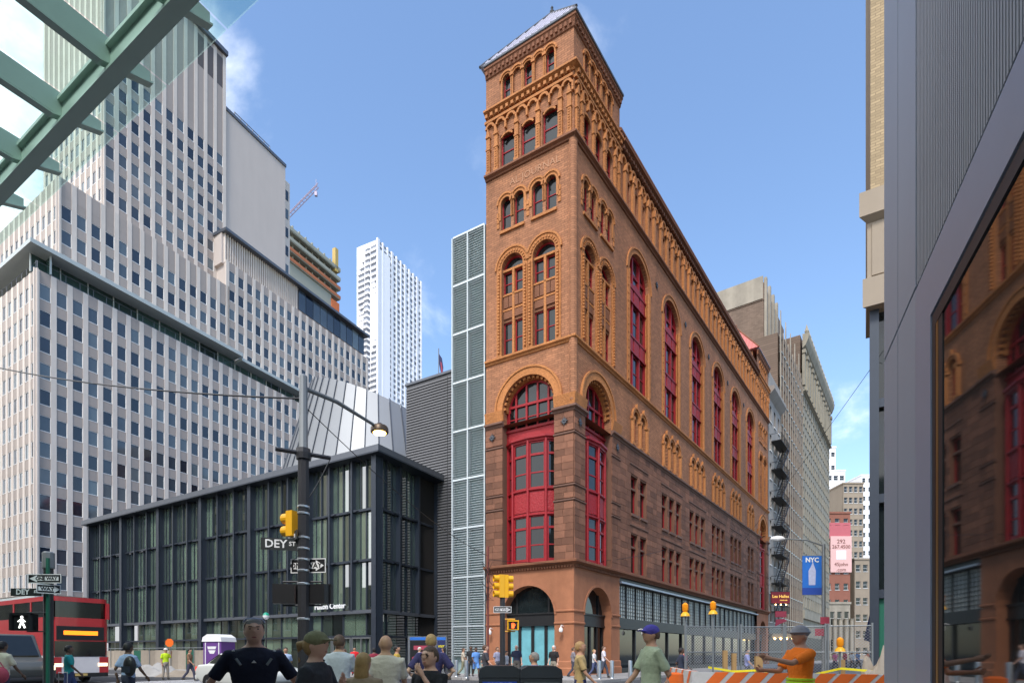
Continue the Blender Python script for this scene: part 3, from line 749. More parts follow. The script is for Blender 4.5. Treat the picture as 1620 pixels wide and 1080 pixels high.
# second tier with its long wing
n2 = 14; MR2 = fmat(K2, Wd); ML2 = fmat(K2 + U*(PIT*13), -U)
office_face(MR2, n2, 51.0, 4, 67.6); office_face(ML2, 13, 51.0, 4, 67.6); mass(rectpts(K2, 26, n2*PIT), 50, 67.5)
MW = fmat(K2 + Wd*(n2*PIT), Wd); nW = 20; LW = nW*PIT
office_face(MW, nW, 37.4, 10, 72.2); mass([tuple(K2 + Wd*(n2*PIT) + U*.12), tuple(K2 + Wd*(n2*PIT + LW) + U*.12), tuple(K2 + Wd*(n2*PIT+LW) + U*20), tuple(K2 + Wd*(n2*PIT) + U*20)], 0, 72.2)
mass([tuple(K2 + Wd*(n2*PIT-.5) + U*1.0), tuple(K2 + Wd*(n2*PIT + LW - .3) + U*1.0), tuple(K2 + Wd*(n2*PIT+LW-.3) + U*19), tuple(K2 + Wd*(n2*PIT-.5) + U*19)], 72, 77.4)
g = G()
for i in range(34): g.box(i*.5, i*.5 + .22, .6, 1.0, 72.2, 77.4)
op('fin_screen', g, 'white_pier', MW, kind='stuff')
for i in range(10): op('ribbon_pane', G().box(17.2 + i*2.03, 19.1 + i*2.03, .7, .8, 73.0, 77.2), 'glass_blue', MW)
op('ledge', G().box(-.5, LW + .6, -.3, 19, 77.4, 77.9), 'steel_grey', MW)
# tower and its blank service wall
n3 = 11; MR3 = fmat(K3, Wd); ML3 = fmat(K3 + U*(PIT*11), -U)
def sk(c, r): return r >= 9
for M, n in ((MR3, n3), (ML3, 11)):
    office_face(M, n, 63.5, 9, 112.4, skip=sk)
    g = G()
    for c in range(n): g.box(c*PIT + PW/2, (c+1)*PIT - PW/2, .0, .12, 94.8, 97.2)
    for c in range(n - 3, n): g.box(c*PIT + PW/2, (c+1)*PIT - PW/2, -.04, .1, 106, 111.5)
    op('louvre_row', g, 'louvre_dark', M, kind='stuff')
mass(rectpts(K3, 21.4, n3*PIT), 60, 112.5)
op('ledge', G().slab([tuple(K3 - U*.6 - Wd*.6), tuple(K3 - U*.6 + Wd*(n3*PIT+.5)), tuple(K3 + U*21.6 + Wd*(n3*PIT+.5)), tuple(K3 + U*21.6 - Wd*.6)], 112.45, 113.2), 'steel_grey', Matrix())
op('blank_wall', G().box(n3*PIT + .3, 35.2, .3, 16, 60, 102.9), 'tan_wall', MR3)
op('coping', G().box(n3*PIT + .3, 35.3, .1, 16.2, 102.9, 103.5), 'steel_grey', MR3)
op('end_strip', G().box(35.2, 37.2, 1.2, 16, 60, 101.2), 'white_pier', MR3)
for r in range(9): op('strip_window', G().box(35.55, 36.75, 1.12, 1.25, 66 + r*3.9, 68 + r*3.9), 'glass_blue', MR3)
g = G()
for i in range(7): g.tube([(26 + i*1.4, 4, 103.4), (26 + i*1.4, 4, 108.2)], .09, 5)
for z in (104.6, 105.8, 107, 108.1): g.tube([(26, 4, z), (34.4, 4, z)], .08, 5)
op('roof_rack', g, 'steel_grey', MR3, kind='stuff')
pool(office, 'window', OW, [MT['white'], MT['glass_blue']]); pool(office, 'pier', OP, [MT['white_pier']]); pool(office, 'spandrel_panel', OS, [MT['grey_panel']])

# ------------------------------------------------------------------ glass transit pavilion
S0, SP, NBAY, HP = 16.0, 7.45, 6, 16.1
pav = top('glass_pavilion', 'dark steel and glass pavilion with tall fins and a flat roof edge', 'building', (*pA(S0), 0))
MP = fmat(pA(S0 + SP*NBAY), -U); LP = SP*NBAY; MQ = fmat(pA(S0), Wd); LQ = 7.6
def pp(name, g, m, M, **k): return part(name, g, MT[m], pav, M, **k)
colm = G().box(-.18, .18, -.36, .3, .13, HP).box(-.23, .23, -.4, -.36, .13, HP).box(-.23, .23, .3, .36, .13, HP).mesh('column', [MT['steel_dark']])
finm = G().box(-.06, .06, -.2, .22, 4.7, HP).box(-.1, .1, .22, .3, 4.7, HP).box(-.09, .09, -.23, -.2, 4.7, HP).mesh('fin', [MT['steel_dark']])
rodm = G().box(-.025, .025, .0, .07, 4.75, HP).mesh('thin_mullion', [MT['steel_dark']])
mulm = G().box(-.05, .05, -.02, .14, .13, HP).mesh('mullion', [MT['steel_dark']])
brkm = G().prism([(-.62, 0), (-.3, .08), (.3, .08), (.62, 0), (.3, -.08), (-.3, -.08)], -.12, .05).mesh('bracket', [MT['steel_dark']])
LEV = (8.5, 12.3)
def pav_face(M, L, nb, firstcol=True, lastcol=True):
    bw = L/nb
    for b in range(nb + 1):
        if (b == 0 and not firstcol) or (b == nb and not lastcol): continue
        part('column', colm, None, pav, M @ T(b*bw, 0, 0))
    for b in range(nb):
        for j in (1, 2): part('fin', finm, None, pav, M @ T(b*bw + j*bw/3, 0, 0))
        for j in range(12):
            if j % 4: part('thin_mullion', rodm, None, pav, M @ T(b*bw + j*bw/12, .12, 0))
        for j in range(3):
            part('mullion', mulm, None, pav, M @ T(b*bw + (j+.5)*bw/3, .12, 0))
            for z in LEV: part('bracket', brkm, None, pav, M @ T(b*bw + (j+1)*bw/3, -.02, z)) if j < 2 else None
        for z in LEV: pp('transom', G().box(.3, bw-.3, -.06, .1, z-.09, z+.09), 'steel_dark', M @ T(b*bw, 0, 0))
        pp('transom', G().box(.3, bw-.3, -.2, .2, 4.5, 4.75), 'steel_grey', M @ T(b*bw, 0, 0))
        pp('transom', G().box(.3, bw-.3, -.05, .15, 2.7, 2.85), 'steel_dark', M @ T(b*bw, 0, 0))
        for j in range(6):
            for z0, z1 in ((.13, 2.7), (2.85, 4.5), (4.75, 8.4), (8.6, 12.2), (12.4, HP)):
                w = bw/6; a = random.uniform(-.045, .045)
                me = cached(('pp', round(w, 3), z0), lambda: G().add([(.04, 0, z0), (w-.04, 0, z0), (w-.04, 0, z1), (.04, 0, z1)], [(0, 1, 2, 3)]).mesh('pane', [MT['glass_pav']]))
                part('pane', me, None, pav, M @ T(b*bw + j*w, .2, 0) @ RZ(a))
pav_face(MP, LP, NBAY); pav_face(MQ, LQ, 1, firstcol=False)
e = .75
rp = [tuple(Vector(pA(S0)) - U*e - Wd*e), tuple(Vector(pA(S0)) - U*e*1.5 + Wd*(LQ + .6)), tuple(Vector(pA(S0+LP)) + U*e + Wd*(LQ + .6)), tuple(Vector(pA(S0+LP)) + U*e - Wd*e)]
pp('roof_slab', G().slab(rp, HP + .12, HP + .55), 'steel_grey', Matrix())
pp('soffit', G().slab([tuple(Vector(p)*.999) for p in rp], HP, HP + .11), 'steel_dark', Matrix())
pp('core', G().box(1, LP - .6, 5.5, 9, .2, HP), 'inside', MP)
pp('floor', G().box(.3, LP-.3, .3, 8, .1, .16), 'concrete', MP)
pp('lettering', text_geo('Fulton Center', .6, .03, .008), 'white', MP @ T(LP - 4.55, -.5, 5.12), label='white raised sign letters over the doors')
for k in range(3):
    g = G()
    for x in (0, .95, 1.9): g.box(x-.05, x+.05, 0, .1, .13, 2.7)
    for z in (.13, 2.6): g.box(0, 1.9, 0, .1, z, z+.1)
    pp('door', g, 'silver', MP @ T(LP - 6.8 + k*2.1, -.05, 0))
# metal cone over the roof
cone = top('skylight_cone', 'silver metal truncated cone of long panels rising behind the pavilion roof', 'skylight', (-15.5, 64, 0))
NG = 44
for i in range(NG):
    a0, a1 = 2*math.pi*i/NG + .006, 2*math.pi*(i+1)/NG - .006; am = (a0+a1)/2
    if math.sin(am) > .45: continue
    pts = []
    for a in (a0, a1):
        zt = 28.1 - .42*7*math.cos(a); rt = 11.8 - (zt - 13)*.29
        pts += [(11.8*math.cos(a), 11.8*math.sin(a), 13.0), (rt*math.cos(a), rt*math.sin(a), zt)]
    p0, p1, p2, p3 = [Vector(p) for p in pts]; n = Vector((math.cos(am), math.sin(am), .25)).normalized()*.06
    part('metal_panel', G().add([p0, p2, p3, p1, p0-n, p2-n, p3-n, p1-n], [(0, 1, 2, 3), (7, 6, 5, 4), (0, 4, 5, 1), (1, 5, 6, 2), (2, 6, 7, 3), (3, 7, 4, 0)]), MT['cone_metal'], cone)
g = G()
for i in range(NG):
    a = 2*math.pi*i/NG; zt = 28.1 - .42*7*math.cos(a); rt = 11.8 - (zt-13)*.29
    g.tube([(11.85*math.cos(a), 11.85*math.sin(a), 13.0), ((rt+.05)*math.cos(a), (rt+.05)*math.sin(a), zt + .1)], .05, 4)
part('seam', g, MT['steel_grey'], cone, kind='stuff')
g = G()
g.add([(r*math.cos(2*math.pi*i/NG), r*math.sin(2*math.pi*i/NG), z) for r, z in ((11.6, 12.9),) for i in range(NG)] +
      [((11.5-(28.1-.42*7*math.cos(2*math.pi*i/NG)-13)*.29)*math.cos(2*math.pi*i/NG), (11.5-(28.1-.42*7*math.cos(2*math.pi*i/NG)-13)*.29)*math.sin(2*math.pi*i/NG), 28.0-.42*7*math.cos(2*math.pi*i/NG)) for i in range(NG)],
      [(i, (i+1) % NG, NG+(i+1) % NG, NG+i) for i in range(NG)])
part('lining', g, MT['steel_dark'], cone)
# ribbed grey block with a flag
rib = top('ribbed_block', 'plain grey building clad in fine horizontal metal ribs', 'building', (-6.7, 49.0, 0))
MX = fmat((-6.7 + U.x*3.15, 49.0 + U.y*3.15), -U)
part('wall', G().box(0, 9.5, .05, 14, 0, 25.2), MT['corrug'], rib, MX)
g = G()
for i in range(104):
    for a, b in ((.02, 4.6), (4.66, 9.5)):
        g.add([(a, .05, i*.24), (b, .05, i*.24), (b, -.06, i*.24+.06), (a, -.06, i*.24+.06), (b, -.03, i*.24+.2), (a, -.03, i*.24+.2), (b, .05, i*.24+.22), (a, .05, i*.24+.22)], [(0, 1, 2, 3), (3, 2, 4, 5), (5, 4, 6, 7)])
part('metal_rib', g, MT['corrug'], rib, MX, kind='stuff')
part('coping', G().box(-.1, 9.6, -.1, 14, 25.2, 25.4), MT['steel_grey'], rib, MX)
part('wall_lamp', G().box(7.15, 7.45, -.2, .02, 4.3, 4.9), MT['white'], rib, MX)
fl = top('flag', 'small striped flag hanging on a thin pole above the ribbed grey block', 'flag', (*at(694, 51)[:2], 25.4))
part('pole', G().tube([(0, 0, 0), (0, 0, 3.4)], .04, 6), MT['steel_grey'], fl)
g = G().prism([(.04, 2.9), (.3, 2.5), (.42, 1.7), (.34, 1.0), (.2, 1.2), (.04, 2.0)], -.04, .04)
part('cloth', g, MT['navy'], fl)
part('stripe', G().prism([(.16, 2.2), (.26, 2.1), (.36, 1.4), (.3, 1.1), (.24, 1.3)], -.05, .05), MT['flag_red'], fl)
# louvred glass strip between pavilion and brick tower
lou = top('louvred_building', 'slim glass building screened by rows of grey louvre slats beside the brick tower', 'building', (*pA(9.1), 0))
ML = fmat(pA(9.1), -U); LW_, LH = 2.74, 29.6
part('wall', G().box(0, LW_, .4, 9, 0, LH), MT['glass_lou'], lou, ML)
for x in (.05, 1.32, 2.68): part('mullion', G().box(x-.035, x+.035, -.05, .4, .1, LH), MT['louvre'], lou, ML)
nz_ = 9
for i in range(nz_ + 1): part('floor_rail', G().box(.12, LW_-.08, -.04, .38, i*LH/nz_ - (.05 if i else -.1), i*LH/nz_ + .06), MT['louvre'], lou, ML)
g = G(); n = 0
for b in range(nz_):
    for x0, x1 in ((.13, 1.25), (1.39, 2.59)):
        for j in range(1, 20):
            z = b*LH/nz_ + j*LH/nz_/20
            if b == 0 and j < 8: continue
            g.add([(x0, .0, z), (x1, .0, z), (x1, .16, z+.075), (x0, .16, z+.075), (x1, .16, z+.06), (x0, .16, z+.06), (x1, 0, z-.015), (x0, 0, z-.015)], [(0, 1, 2, 3), (3, 2, 4, 5), (7, 6, 1, 0)])
part('slat', g, MT['louvre'], lou, ML, kind='stuff')

# ------------------------------------------------------------------ far towers
wt = top('wavy_tower', 'bright white skyscraper with rippling metal bays and countless windows', 'skyscraper', (-77.7, 330, 0))
MG = fmat((-77.7, 330), Wd); LG = 43.5; HG = 242
part('body', G().box(.2, LG, .3, 16, 0, HG), MT['white_far'], wt, MG)
MH = fmat(Vector((-77.7, 330)) + U*15, -U)
for c in range(11): part('pier', G().box(c*LG/10.2 - (.5 if c % 3 else .9), c*LG/10.2 + (.5 if c % 3 else .9), -.5, .4, 0, HG + .3), MT['white_far'], wt, MG)
g = G(); gw = G()
for r in range(70):
    z = 4 + r*3.4; g.box(.2, LG, -.15, .35, z, z+1.2)
    for c in range(10):
        x = c*LG/10.2 + .9
        for k in range(2):
            if random.random() < .9: gw.box(x + k*1.45, x + k*1.45 + 1.1, .1, .32, z+1.3, z+3.2)
part('floor_band', g, MT['white_far'], wt, MG, kind='stuff'); part('window', gw, MT['glass_far'], wt, MG, kind='stuff')
g = G(); gw = G()
for r in range(69):
    z = 4 + r*3.4
    for c, (x0, w) in enumerate(((0, 5), (5.6, 3.6), (9.8, 5))):
        o = .9*math.sin(r*.23 + c*2.1) + (1.6 if c == 1 else 0)
        g.box(x0, x0+w, -o-.9, .3, z, z+1.25); gw.box(x0+.3, x0+w-.3, -o-.35, .3, z+1.25, z+3.4)
part('rippling_bay', g, MT['white_far'], wt, MH, kind='stuff'); part('bay_window', gw, MT['glass_far'], wt, MH, kind='stuff')
part('side_body', G().box(0, 15, .3, 10, 0, HG-5), MT['white_far'], wt, MH)
cn = top('unfinished_tower', 'unfinished concrete tower with orange netting round its top floors', 'building', (-78.9, 200, 0))
MC = fmat((-78.9, 200), Wd); 
part('concrete_wall', G().box(0, 21.5, .3, 18, 0, 140), MT['concrete_far'], cn, MC)
part('netting', G().box(21.4, 25.6, .0, 18, 0, 138.5), MT['net_orange'], cn, MC)
for k, z in enumerate((140, 143.6, 147.2, 150.8)):
    part('floor_slab', G().box(-.2, 25.8, -.25, 18, z, z+.35), MT['concrete_far'], cn, MC)
    part('edge_net', G().box(-.2, 25.9, -.4, -.3, z+.3, z+1.5), MT['rust_net' if k < 2 else 'concrete_far'], cn, MC)
    g = G()
    for i in range(9): g.box(i*3.1, i*3.1+.5, 1, 1.6, z+.45, z+3.6)
    part('prop', g, MT['concrete_far'], cn, MC, kind='stuff')
part('inner_dark', G().box(0, 25.5, 2.5, 17, 140, 153), MT['inside'], cn, MC)  # dark fill painted where the open floors lie in shade
part('hoist_tower', G().box(23, 24.6, -.4, 1.2, 150, 159), MT['yellow_dull'], cn, MC)
part('banner', G().prism([(22.2, 124), (24.8, 124), (24.8, 130)], -.2, -.02), MT['white'], cn, MC)
cr = top('tower_crane', 'pale tower crane jib reaching over the unfinished tower', 'crane', (*at(452, 235)[:2], 0))
jb = G(); A = at(440, 235, 178) - at(452, 235); B = at(503, 235, zz(293, 235)) - at(452, 235)
for k in range(14):
    p, q = A.lerp(B, k/14), A.lerp(B, (k+1)/14)
    for o in (Vector((0, 0, .9)), Vector((0, -.7, -.5)), Vector((0, .7, -.5))): jb.tube([p+o, q+o], .22, 4)
    jb.tube([p + Vector((0, 0, .9)), q + Vector((0, -.7, -.5))], .14, 4).tube([p + Vector((0, 0, .9)), q + Vector((0, .7, -.5))], .14, 4)
part('jib', jb, MT['crane'], cr, kind='stuff')
part('mast', G().box(-1.2, 1.2, -1.2, 1.2, 0, 182), MT['crane'], cr, T(*at(440, 235)))
part('hook_block', G().box(-.5, .5, -.5, .5, 0, 1.6).tube([(0, 0, 1.6), (0, 0, 7)], .08, 4), MT['crane'], cr, T(*at(500, 235, zz(310, 235))))

# ------------------------------------------------------------------ side street buildings
def plain(root, M, W, z0, z1, nc, nr, ww, wh, wall, D=10, gl='glass', trim='pale_trim', sill=.35, wname='window', frame='white', mx=.0, skip=None):
    ch = (z1-z0)/nr; cw = (W - 2*mx)/nc; ops = []; items = []
    for r in range(nr):
        for c in range(nc):
            if skip and skip(c, r): continue
            x = mx + (c+.5)*cw - ww/2; z = z0 + r*ch + (ch-wh)*.5
            ops.append((x, x+ww, z, z+wh)); items.append((x, z))
    part('facade', G().rect_wall(0, W, z0, z1, ops, .3), MT[wall], root, M)
    def f():
        g = G().box(0, .06, 0, .06, 0, wh, 0).box(ww-.06, ww, 0, .06, 0, wh, 0).box(.06, ww-.06, 0, .06, wh*.5-.03, wh*.5+.03, 0).box(-.06, ww+.06, -.34, 0, -.12, 0, 0)
        g.add([(0, .04, 0), (ww, .04, 0), (ww, .04, wh), (0, .04, wh)], [(0, 1, 2, 3)], 1); return g.mesh('window', [MT[frame], MT[gl]])
    me = cached(('pl', ww, wh, frame, gl), f)
    return [(me, M @ T(x, .22, z)) for x, z in items]
fe = top('fire_escape_building', 'grey stone building with black iron fire escapes beside the brick building', 'building', (*pB(52.4), 0))
MF = fmat(pB(52.4), V)
it = plain(fe, MF, 7.9, 5, 36, 3, 8, 1.15, 2.2, 'stone_grey'); pool(fe, 'window', it, [MT['white'], MT['glass']])
part('body', G().box(0, 7.9, .5, 12, 0, 38.8), MT['stone_grey'], fe, MF)
part('cornice', G().mould(-.1, 8.0, [(0, 36), (.3, 36.3), (.8, 36.9), (.8, 37.3), (0, 37.4)]).box(0, 7.9, .0, .5, 37.3, 39.6), MT['stone_grey'], fe, MF)
part('shop_band', G().box(0, 7.9, -.1, .5, 0, 5), MT['black'], fe, MF)
for k in range(7):
    z = 7.2 + k*3.87; g = G().box(1.6, 7.2, -1.3, -.02, z, z+.08)
    for i in range(13): g.tube([(1.6 + i*.466, -1.3, z), (1.6 + i*.466, -1.3, z+1.0)], .025, 4)
    g.tube([(1.6, -1.3, z+1.0), (7.2, -1.3, z+1.0)], .035, 4).tube([(1.6, 0, z+1.0), (1.6, -1.3, z+1.0)], .03, 4).tube([(7.2, 0, z+1.0), (7.2, -1.3, z+1.0)], .03, 4)
    es = part('fire_escape', g, MT['black'], fe, MF)
    if k < 6:
        g = G(); sgn = 1
        for yy in (-1.35, -.55): g.tube([(1.9, yy, z), (6.8, yy, z+3.87)], .08, 4).tube([(1.9, yy, z+.9), (6.8, yy, z+4.77)], .045, 4)
        for i in range(12): g.box(1.95 + i*.41, 2.3 + i*.41, -1.35, -.55, z + i*.3225 + .1, z + i*.3225 + .14)
        part('stair', g, MT['black'], es, MF)
tt = top('pier_tower', 'brown brick office tower with pale vertical stone piers and a blank side wall', 'building', (*pB(60.4), 0))
MTt = fmat(pB(60.4), V)
it = plain(tt, MTt, 18.5, 6, 48.5, 10, 12, .9, 2.1, 'brick_brown', frame='pale_trim')
part('body', G().box(0, 18.5, .4, 14, 0, 48.4), MT['brick_brown'], tt, MTt)
for i in range(11):
    x = i*1.85; part('pier', G().box(x-.16, x+.16, -.08, .05, 5, 47 + (2.5 if i % 2 == 0 else 0)).prism([(x-.16, 47 + (2.5 if i % 2 == 0 else 0)), (x+.16, 47 + (2.5 if i % 2 == 0 else 0)), (x, 49 + (2.5 if i % 2 == 0 else 0))], -.08, .05), MT['stone_pale'], tt, MTt)
MU = fmat(pB(62.5, -2.7), V)
part('upper_body', G().box(0, 15, 0, 16, 48, 57.4), MT['brick_brown'], tt, MU)
for i in range(6): part('upper_pier', G().box(i*2.6+.1, i*2.6+.7, -.35, .05, 48, 58.5 - (i > 3)*4), MT['stone_pale'], tt, MU)
MS = fmat(pB(62.4, -19), NB)
part('side_wall', G().box(0, 16.2, 0, 1, 30, 55.0).box(-.1, 16.3, -.1, 1, 55.0, 57.6), MT['brick_brown'], tt, MS)
part('parapet', G().box(0, 5, -.2, .02, 55.2, 57.9).box(6.5, 16.2, -.2, .02, 55.2, 58.6), MT['stone_pale'], tt, MS)
for z in (44.5, 49.6): part('side_window', G().box(9.6, 11.2, -.08, .02, z, z+2.6).ring(10.4, z+2.6, .0, .8, -.08, .02, n=8), MT['white'], tt, MS)
be = top('beige_building', 'tall beige ornamented office building with a deep bracketed cornice', 'building', (*pB(79), 0))
MBe = fmat(pB(79), V)
it2 = plain(be, MBe, 34, 9, 47, 16, 12, 1.05, 1.9, 'stone_beige', frame='stone_beige'); pool(be, 'window', it2, [MT['stone_beige'], MT['glass']])
pool(tt, 'window', it, [MT['pale_trim'], MT['glass']])
part('body', G().box(0, 34, .4, 14, 0, 56.5), MT['brick_brown'], be, MBe)
it3 = plain(be, MBe, 34, 47, 54, 12, 2, 1.1, 2.4, 'stone_beige', frame='stone_beige'); pool(be, 'top_window', it3, [MT['stone_beige'], MT['glass']])
for i in range(13): part('pilaster', G().box(i*2.83-.4, i*2.83+.4, -.4, .02, 47.6, 53.6).box(i*2.83-.55, i*2.83+.55, -.55, .02, 53.0, 53.6), MT['stone_beige'], be, MBe)
part('cornice', G().mould(-.3, 34.3, [(0, 54), (.5, 54.4), (.9, 55.4), (1.0, 56.2), (0, 56.4)]), MT['stone_beige'], be, MBe)
part('string_course', G().mould(-.1, 34.1, shift(BELT, 46.6, 2)), MT['stone_beige'], be, MBe)
for i in range(17): part('finial', G().lathe([(.25, 0), (.4, .5), (.2, 1.1), (.05, 1.7)], 6, (i*2.1+.2, -.6, 56.3)), MT['stone_beige'], be, MBe)
part('ground_storey', G().box(0, 34, -.3, .4, 7.6, 9).box(0, 34, .1, .4, 0, 7.6), MT['stone_beige'], be, MBe)
part('shop_band', G().box(.5, 33.5, -.1, .12, .4, 4.4), MT['black'], be, MBe)
def block(name, label, px0, px1, d, ytop, wall, nc, nr, ww=1.2, wh=1.7, depth=14, z0=0):
    a, b = at(px0, d), at(px1, d); W = b.x - a.x; H = zz(ytop, d)
    r = top(name, label, 'building', (a.x, d, 0)); M = T(a.x, d, 0)
    it = plain(r, M, W, z0, H, nc, nr, ww, wh, wall); pool(r, 'window', it, [MT['white'], MT['glass']])
    part('body', G().box(.02, W-.02, .35, depth, 0, H), MT[wall], r, M)
    part('coping', G().box(-.15, W+.15, -.2, depth, H, H+.5), MT[wall], r, M)
    return r, M, W, H
r, M, W, H = block('billboard_building', 'red brick building down the side street carrying a pink billboard', 1304, 1345, 150, 812, 'brick_red', 3, 9)
part('painted_band', G().box(-.05, W+.05, -.12, .02, H-6.5, H-2.4), MT['pink_wall'], r, M)
bbM = M
bb = part('billboard', G().box(1.4, W+.1, -.5, -.3, zz(905, 150), zz(848, 150)), MT['pink_pale'], r, M, label='pale pink billboard with a phone number')
g = G().merge(text_geo('292', 1.5, .02), T(0, 0, 3.4)).merge(text_geo('267.4500', 1.3, .02), T(0, 0, 2.0)).merge(text_geo('45john', 1.3, .02), T(0, 0, -2.6)).merge(text_geo('.com', 1.3, .02), T(0, 0, -4.0))
part('pale_square', G().box(-1.3, 1.3, -.03, 0, -1.3, 1.1), MT['white'], bb, M @ T(W/2+.75, -.51, zz(877, 150)))
part('lettering', g, MT['brown_text'], bb, M @ T(W/2+.75, -.54, zz(877, 150)))
part('side_wing', G().add([(0, 0, 0), (7, 30, 0), (7, 30, H-1), (0, 0, H-1)], [(0, 1, 2, 3)]), MT['brick_brown'], r, M @ T(W, 0, 0))
block('stepped_tower', 'white modern tower with stepped balconies beyond the beige building', 1298, 1337, 200, 745, 'white_far', 4, 14, 1.6, 1.6)
r2, M2, W2, H2 = block('slim_tower', 'narrow white tower stepping up behind the balconied tower', 1298, 1322, 206, 708, 'white_far', 3, 16, 1.4, 1.6)
block('brown_tower', 'grey brown brick tower behind the pink billboard', 1334, 1366, 185, 765, 'stone_tan', 4, 16, 1.1, 1.8)
block('pale_tower', 'pale blue white tower at the far end of the side street', 1362, 1410, 240, 752, 'white_far', 5, 20, 1.4, 1.8)
block('side_street_block', 'tan brick block on the far right side of the street', 1352, 1420, 160, 885, 'stone_tan', 6, 6, 1.3, 1.9)
r, M, W, H = block('temple_front', 'low white stone building with a columned front down the side street', 1300, 1345, 128, 955, 'stone_pale', 4, 2, 1.0, 3)
for i in range(6): part('column', G().lathe([(.5, 0), (.4, .4), (.36, 8), (.5, 8.4)], 8, (i*W/5, -.6, 1)), MT['stone_pale'], r, M)

# ------------------------------------------------------------------ corner block across the side street
cb = top('stone_corner_block', 'stone building with a projecting ledge over tall dark framed glass', 'building', (*pA(-15), 0))
MK = fmat(pA(-15), -U)
part('upper_wall', G().box(0, 14, .25, 14, 22.6, 62), MT['brick_tan'], cb, MK)
part('ledge', G().mould(0, 14, [(-.2, 17.3), (.35, 17.3), (.35, 18.6), (.15, 18.7), (.15, 21.2), (.5, 21.4), (.5, 22.5), (-.2, 22.6)], .9), MT['stone_tan'], cb, MK)
for i in range(6): part('stone_panel', G().box(i*2.4+.05, i*2.4+2.3, -.2, .1, 18.75, 21.15), MT['stone_tan'], cb, MK)
part('glass_wall', G().box(.2, 14, .5, 12, .1, 17.3), MT['glass'], cb, MK)
for x in (.15, 2.2, 4.4): part('frame_post', G().box(x-.18, x+.18, .1, .6, .1, 17.3), MT['steel_dark'], cb, MK)
for z in (4.2, 8.6, 13): part('frame_rail', G().box(.3, 14, .2, .6, z-.2, z+.2), MT['steel_dark'], cb, MK)
part('green_panel', G().box(.35, 2.0, .4, .48, .2, 4.0), MT['green_sign'], cb, MK)
for k, (x, z) in enumerate(((.7, 15.6), (1.1, 15.1), (.8, 11.6), (1.3, 11.2), (1.0, 7.4), (1.5, 10.7))): part('ceiling_lamp', G().lathe([(.02, -.08), (.08, 0), (.02, .08)], 8, (x, .42, z)), MT['lamp_glow'], cb, MK)
part('lit_blind', G().box(.8, 1.9, .42, .48, 8.9, 11.0).box(1.0, 1.9, .42, .48, 4.6, 7.6), MT['warm_inside'], cb, MK)

# ------------------------------------------------------------------ metal clad wall close on the right
w2 = Vector((.3976, .9175)); E = Vector((3.86, 5.9))
nw = top('metal_building', 'blue grey metal clad building with a huge dark mirror window', 'building', (E.x, E.y, 0))
MN = fmat(E, -w2)
def np_(name, g, m, **k): return part(name, g, MT[m], nw, MN, **k)
np_('backing', G().box(.05, 14, .12, 8, 0, 16), 'inside')
for a, b in ((0, .62), (.64, 1.28)):
    for z0, z1 in ((0.02, 4.44), (4.47, 10), (10.03, 16)): np_('wall_panel', G().box(a, b, 0, .1, z0, z1), 'blue_steel')
np_('rib_backing', G().box(1.3, 14, .02, .1, 4.46, 16), 'rib_steel')
g = G()
for i in range(300): g.box(1.31 + i*.042, 1.335 + i*.042, .004, .03, 4.46, 16)
np_('fine_rib', g, 'rib_steel', kind='stuff')
np_('window_frame', G().box(1.3, 1.74, -.004, .1, .02, 4.42).box(1.74, 14, -.004, .1, 3.98, 4.42), 'frame_blue')
np_('inner_frame', G().box(1.76, 1.84, .004, .12, .02, 3.96).box(1.9, 2.0, .008, .12, .02, 3.86).box(1.84, 14, .004, .12, 3.86, 3.96), 'black')
np_('gold_bead', G().box(1.845, 1.895, .006, .12, .02, 3.86), 'bronze')
np_('mirror_pane', G().add([(2.0, .014, .05), (14, .014, .05), (14, .014, 3.86), (2.0, .014, 3.86)], [(0, 1, 2, 3)]), 'glass_dark')

# ------------------------------------------------------------------ building behind the viewer with its glass canopy
bk = top('canopy_building', 'pale stone building behind the viewer that carries the glass canopy', 'building', (-6.8, .26, 0))
MKb = fmat(Vector((-6.8, .26)) - U*5.5, U)
itb = plain(bk, MKb, 80, 8, 12, 22, 1, 1.9, 2.6, 'stone_yellow', frame='pale_trim'); pool(bk, 'window', itb, [MT['pale_trim'], MT['glass']], limit=40)
part('body', G().box(0, 80, .5, 12, 0, 12), MT['stone_yellow'], bk, MKb)
part('shop_band', G().box(0, 80, -.02, .5, 0, 7.9), MT['black'], bk, MKb)
can = top('glass_canopy', 'green grey steel canopy with tapered ribs and clear glass overhead', 'canopy', (-6.8, .26, 0))
b0 = Vector((-4.1, 5.83)); ZC = 7.28
MCn = fmat(b0, U)       # x runs along the main beam, y back towards the building
MCn = T(b0.x, b0.y, ZC) @ RZ(math.atan2(U.y, U.x))
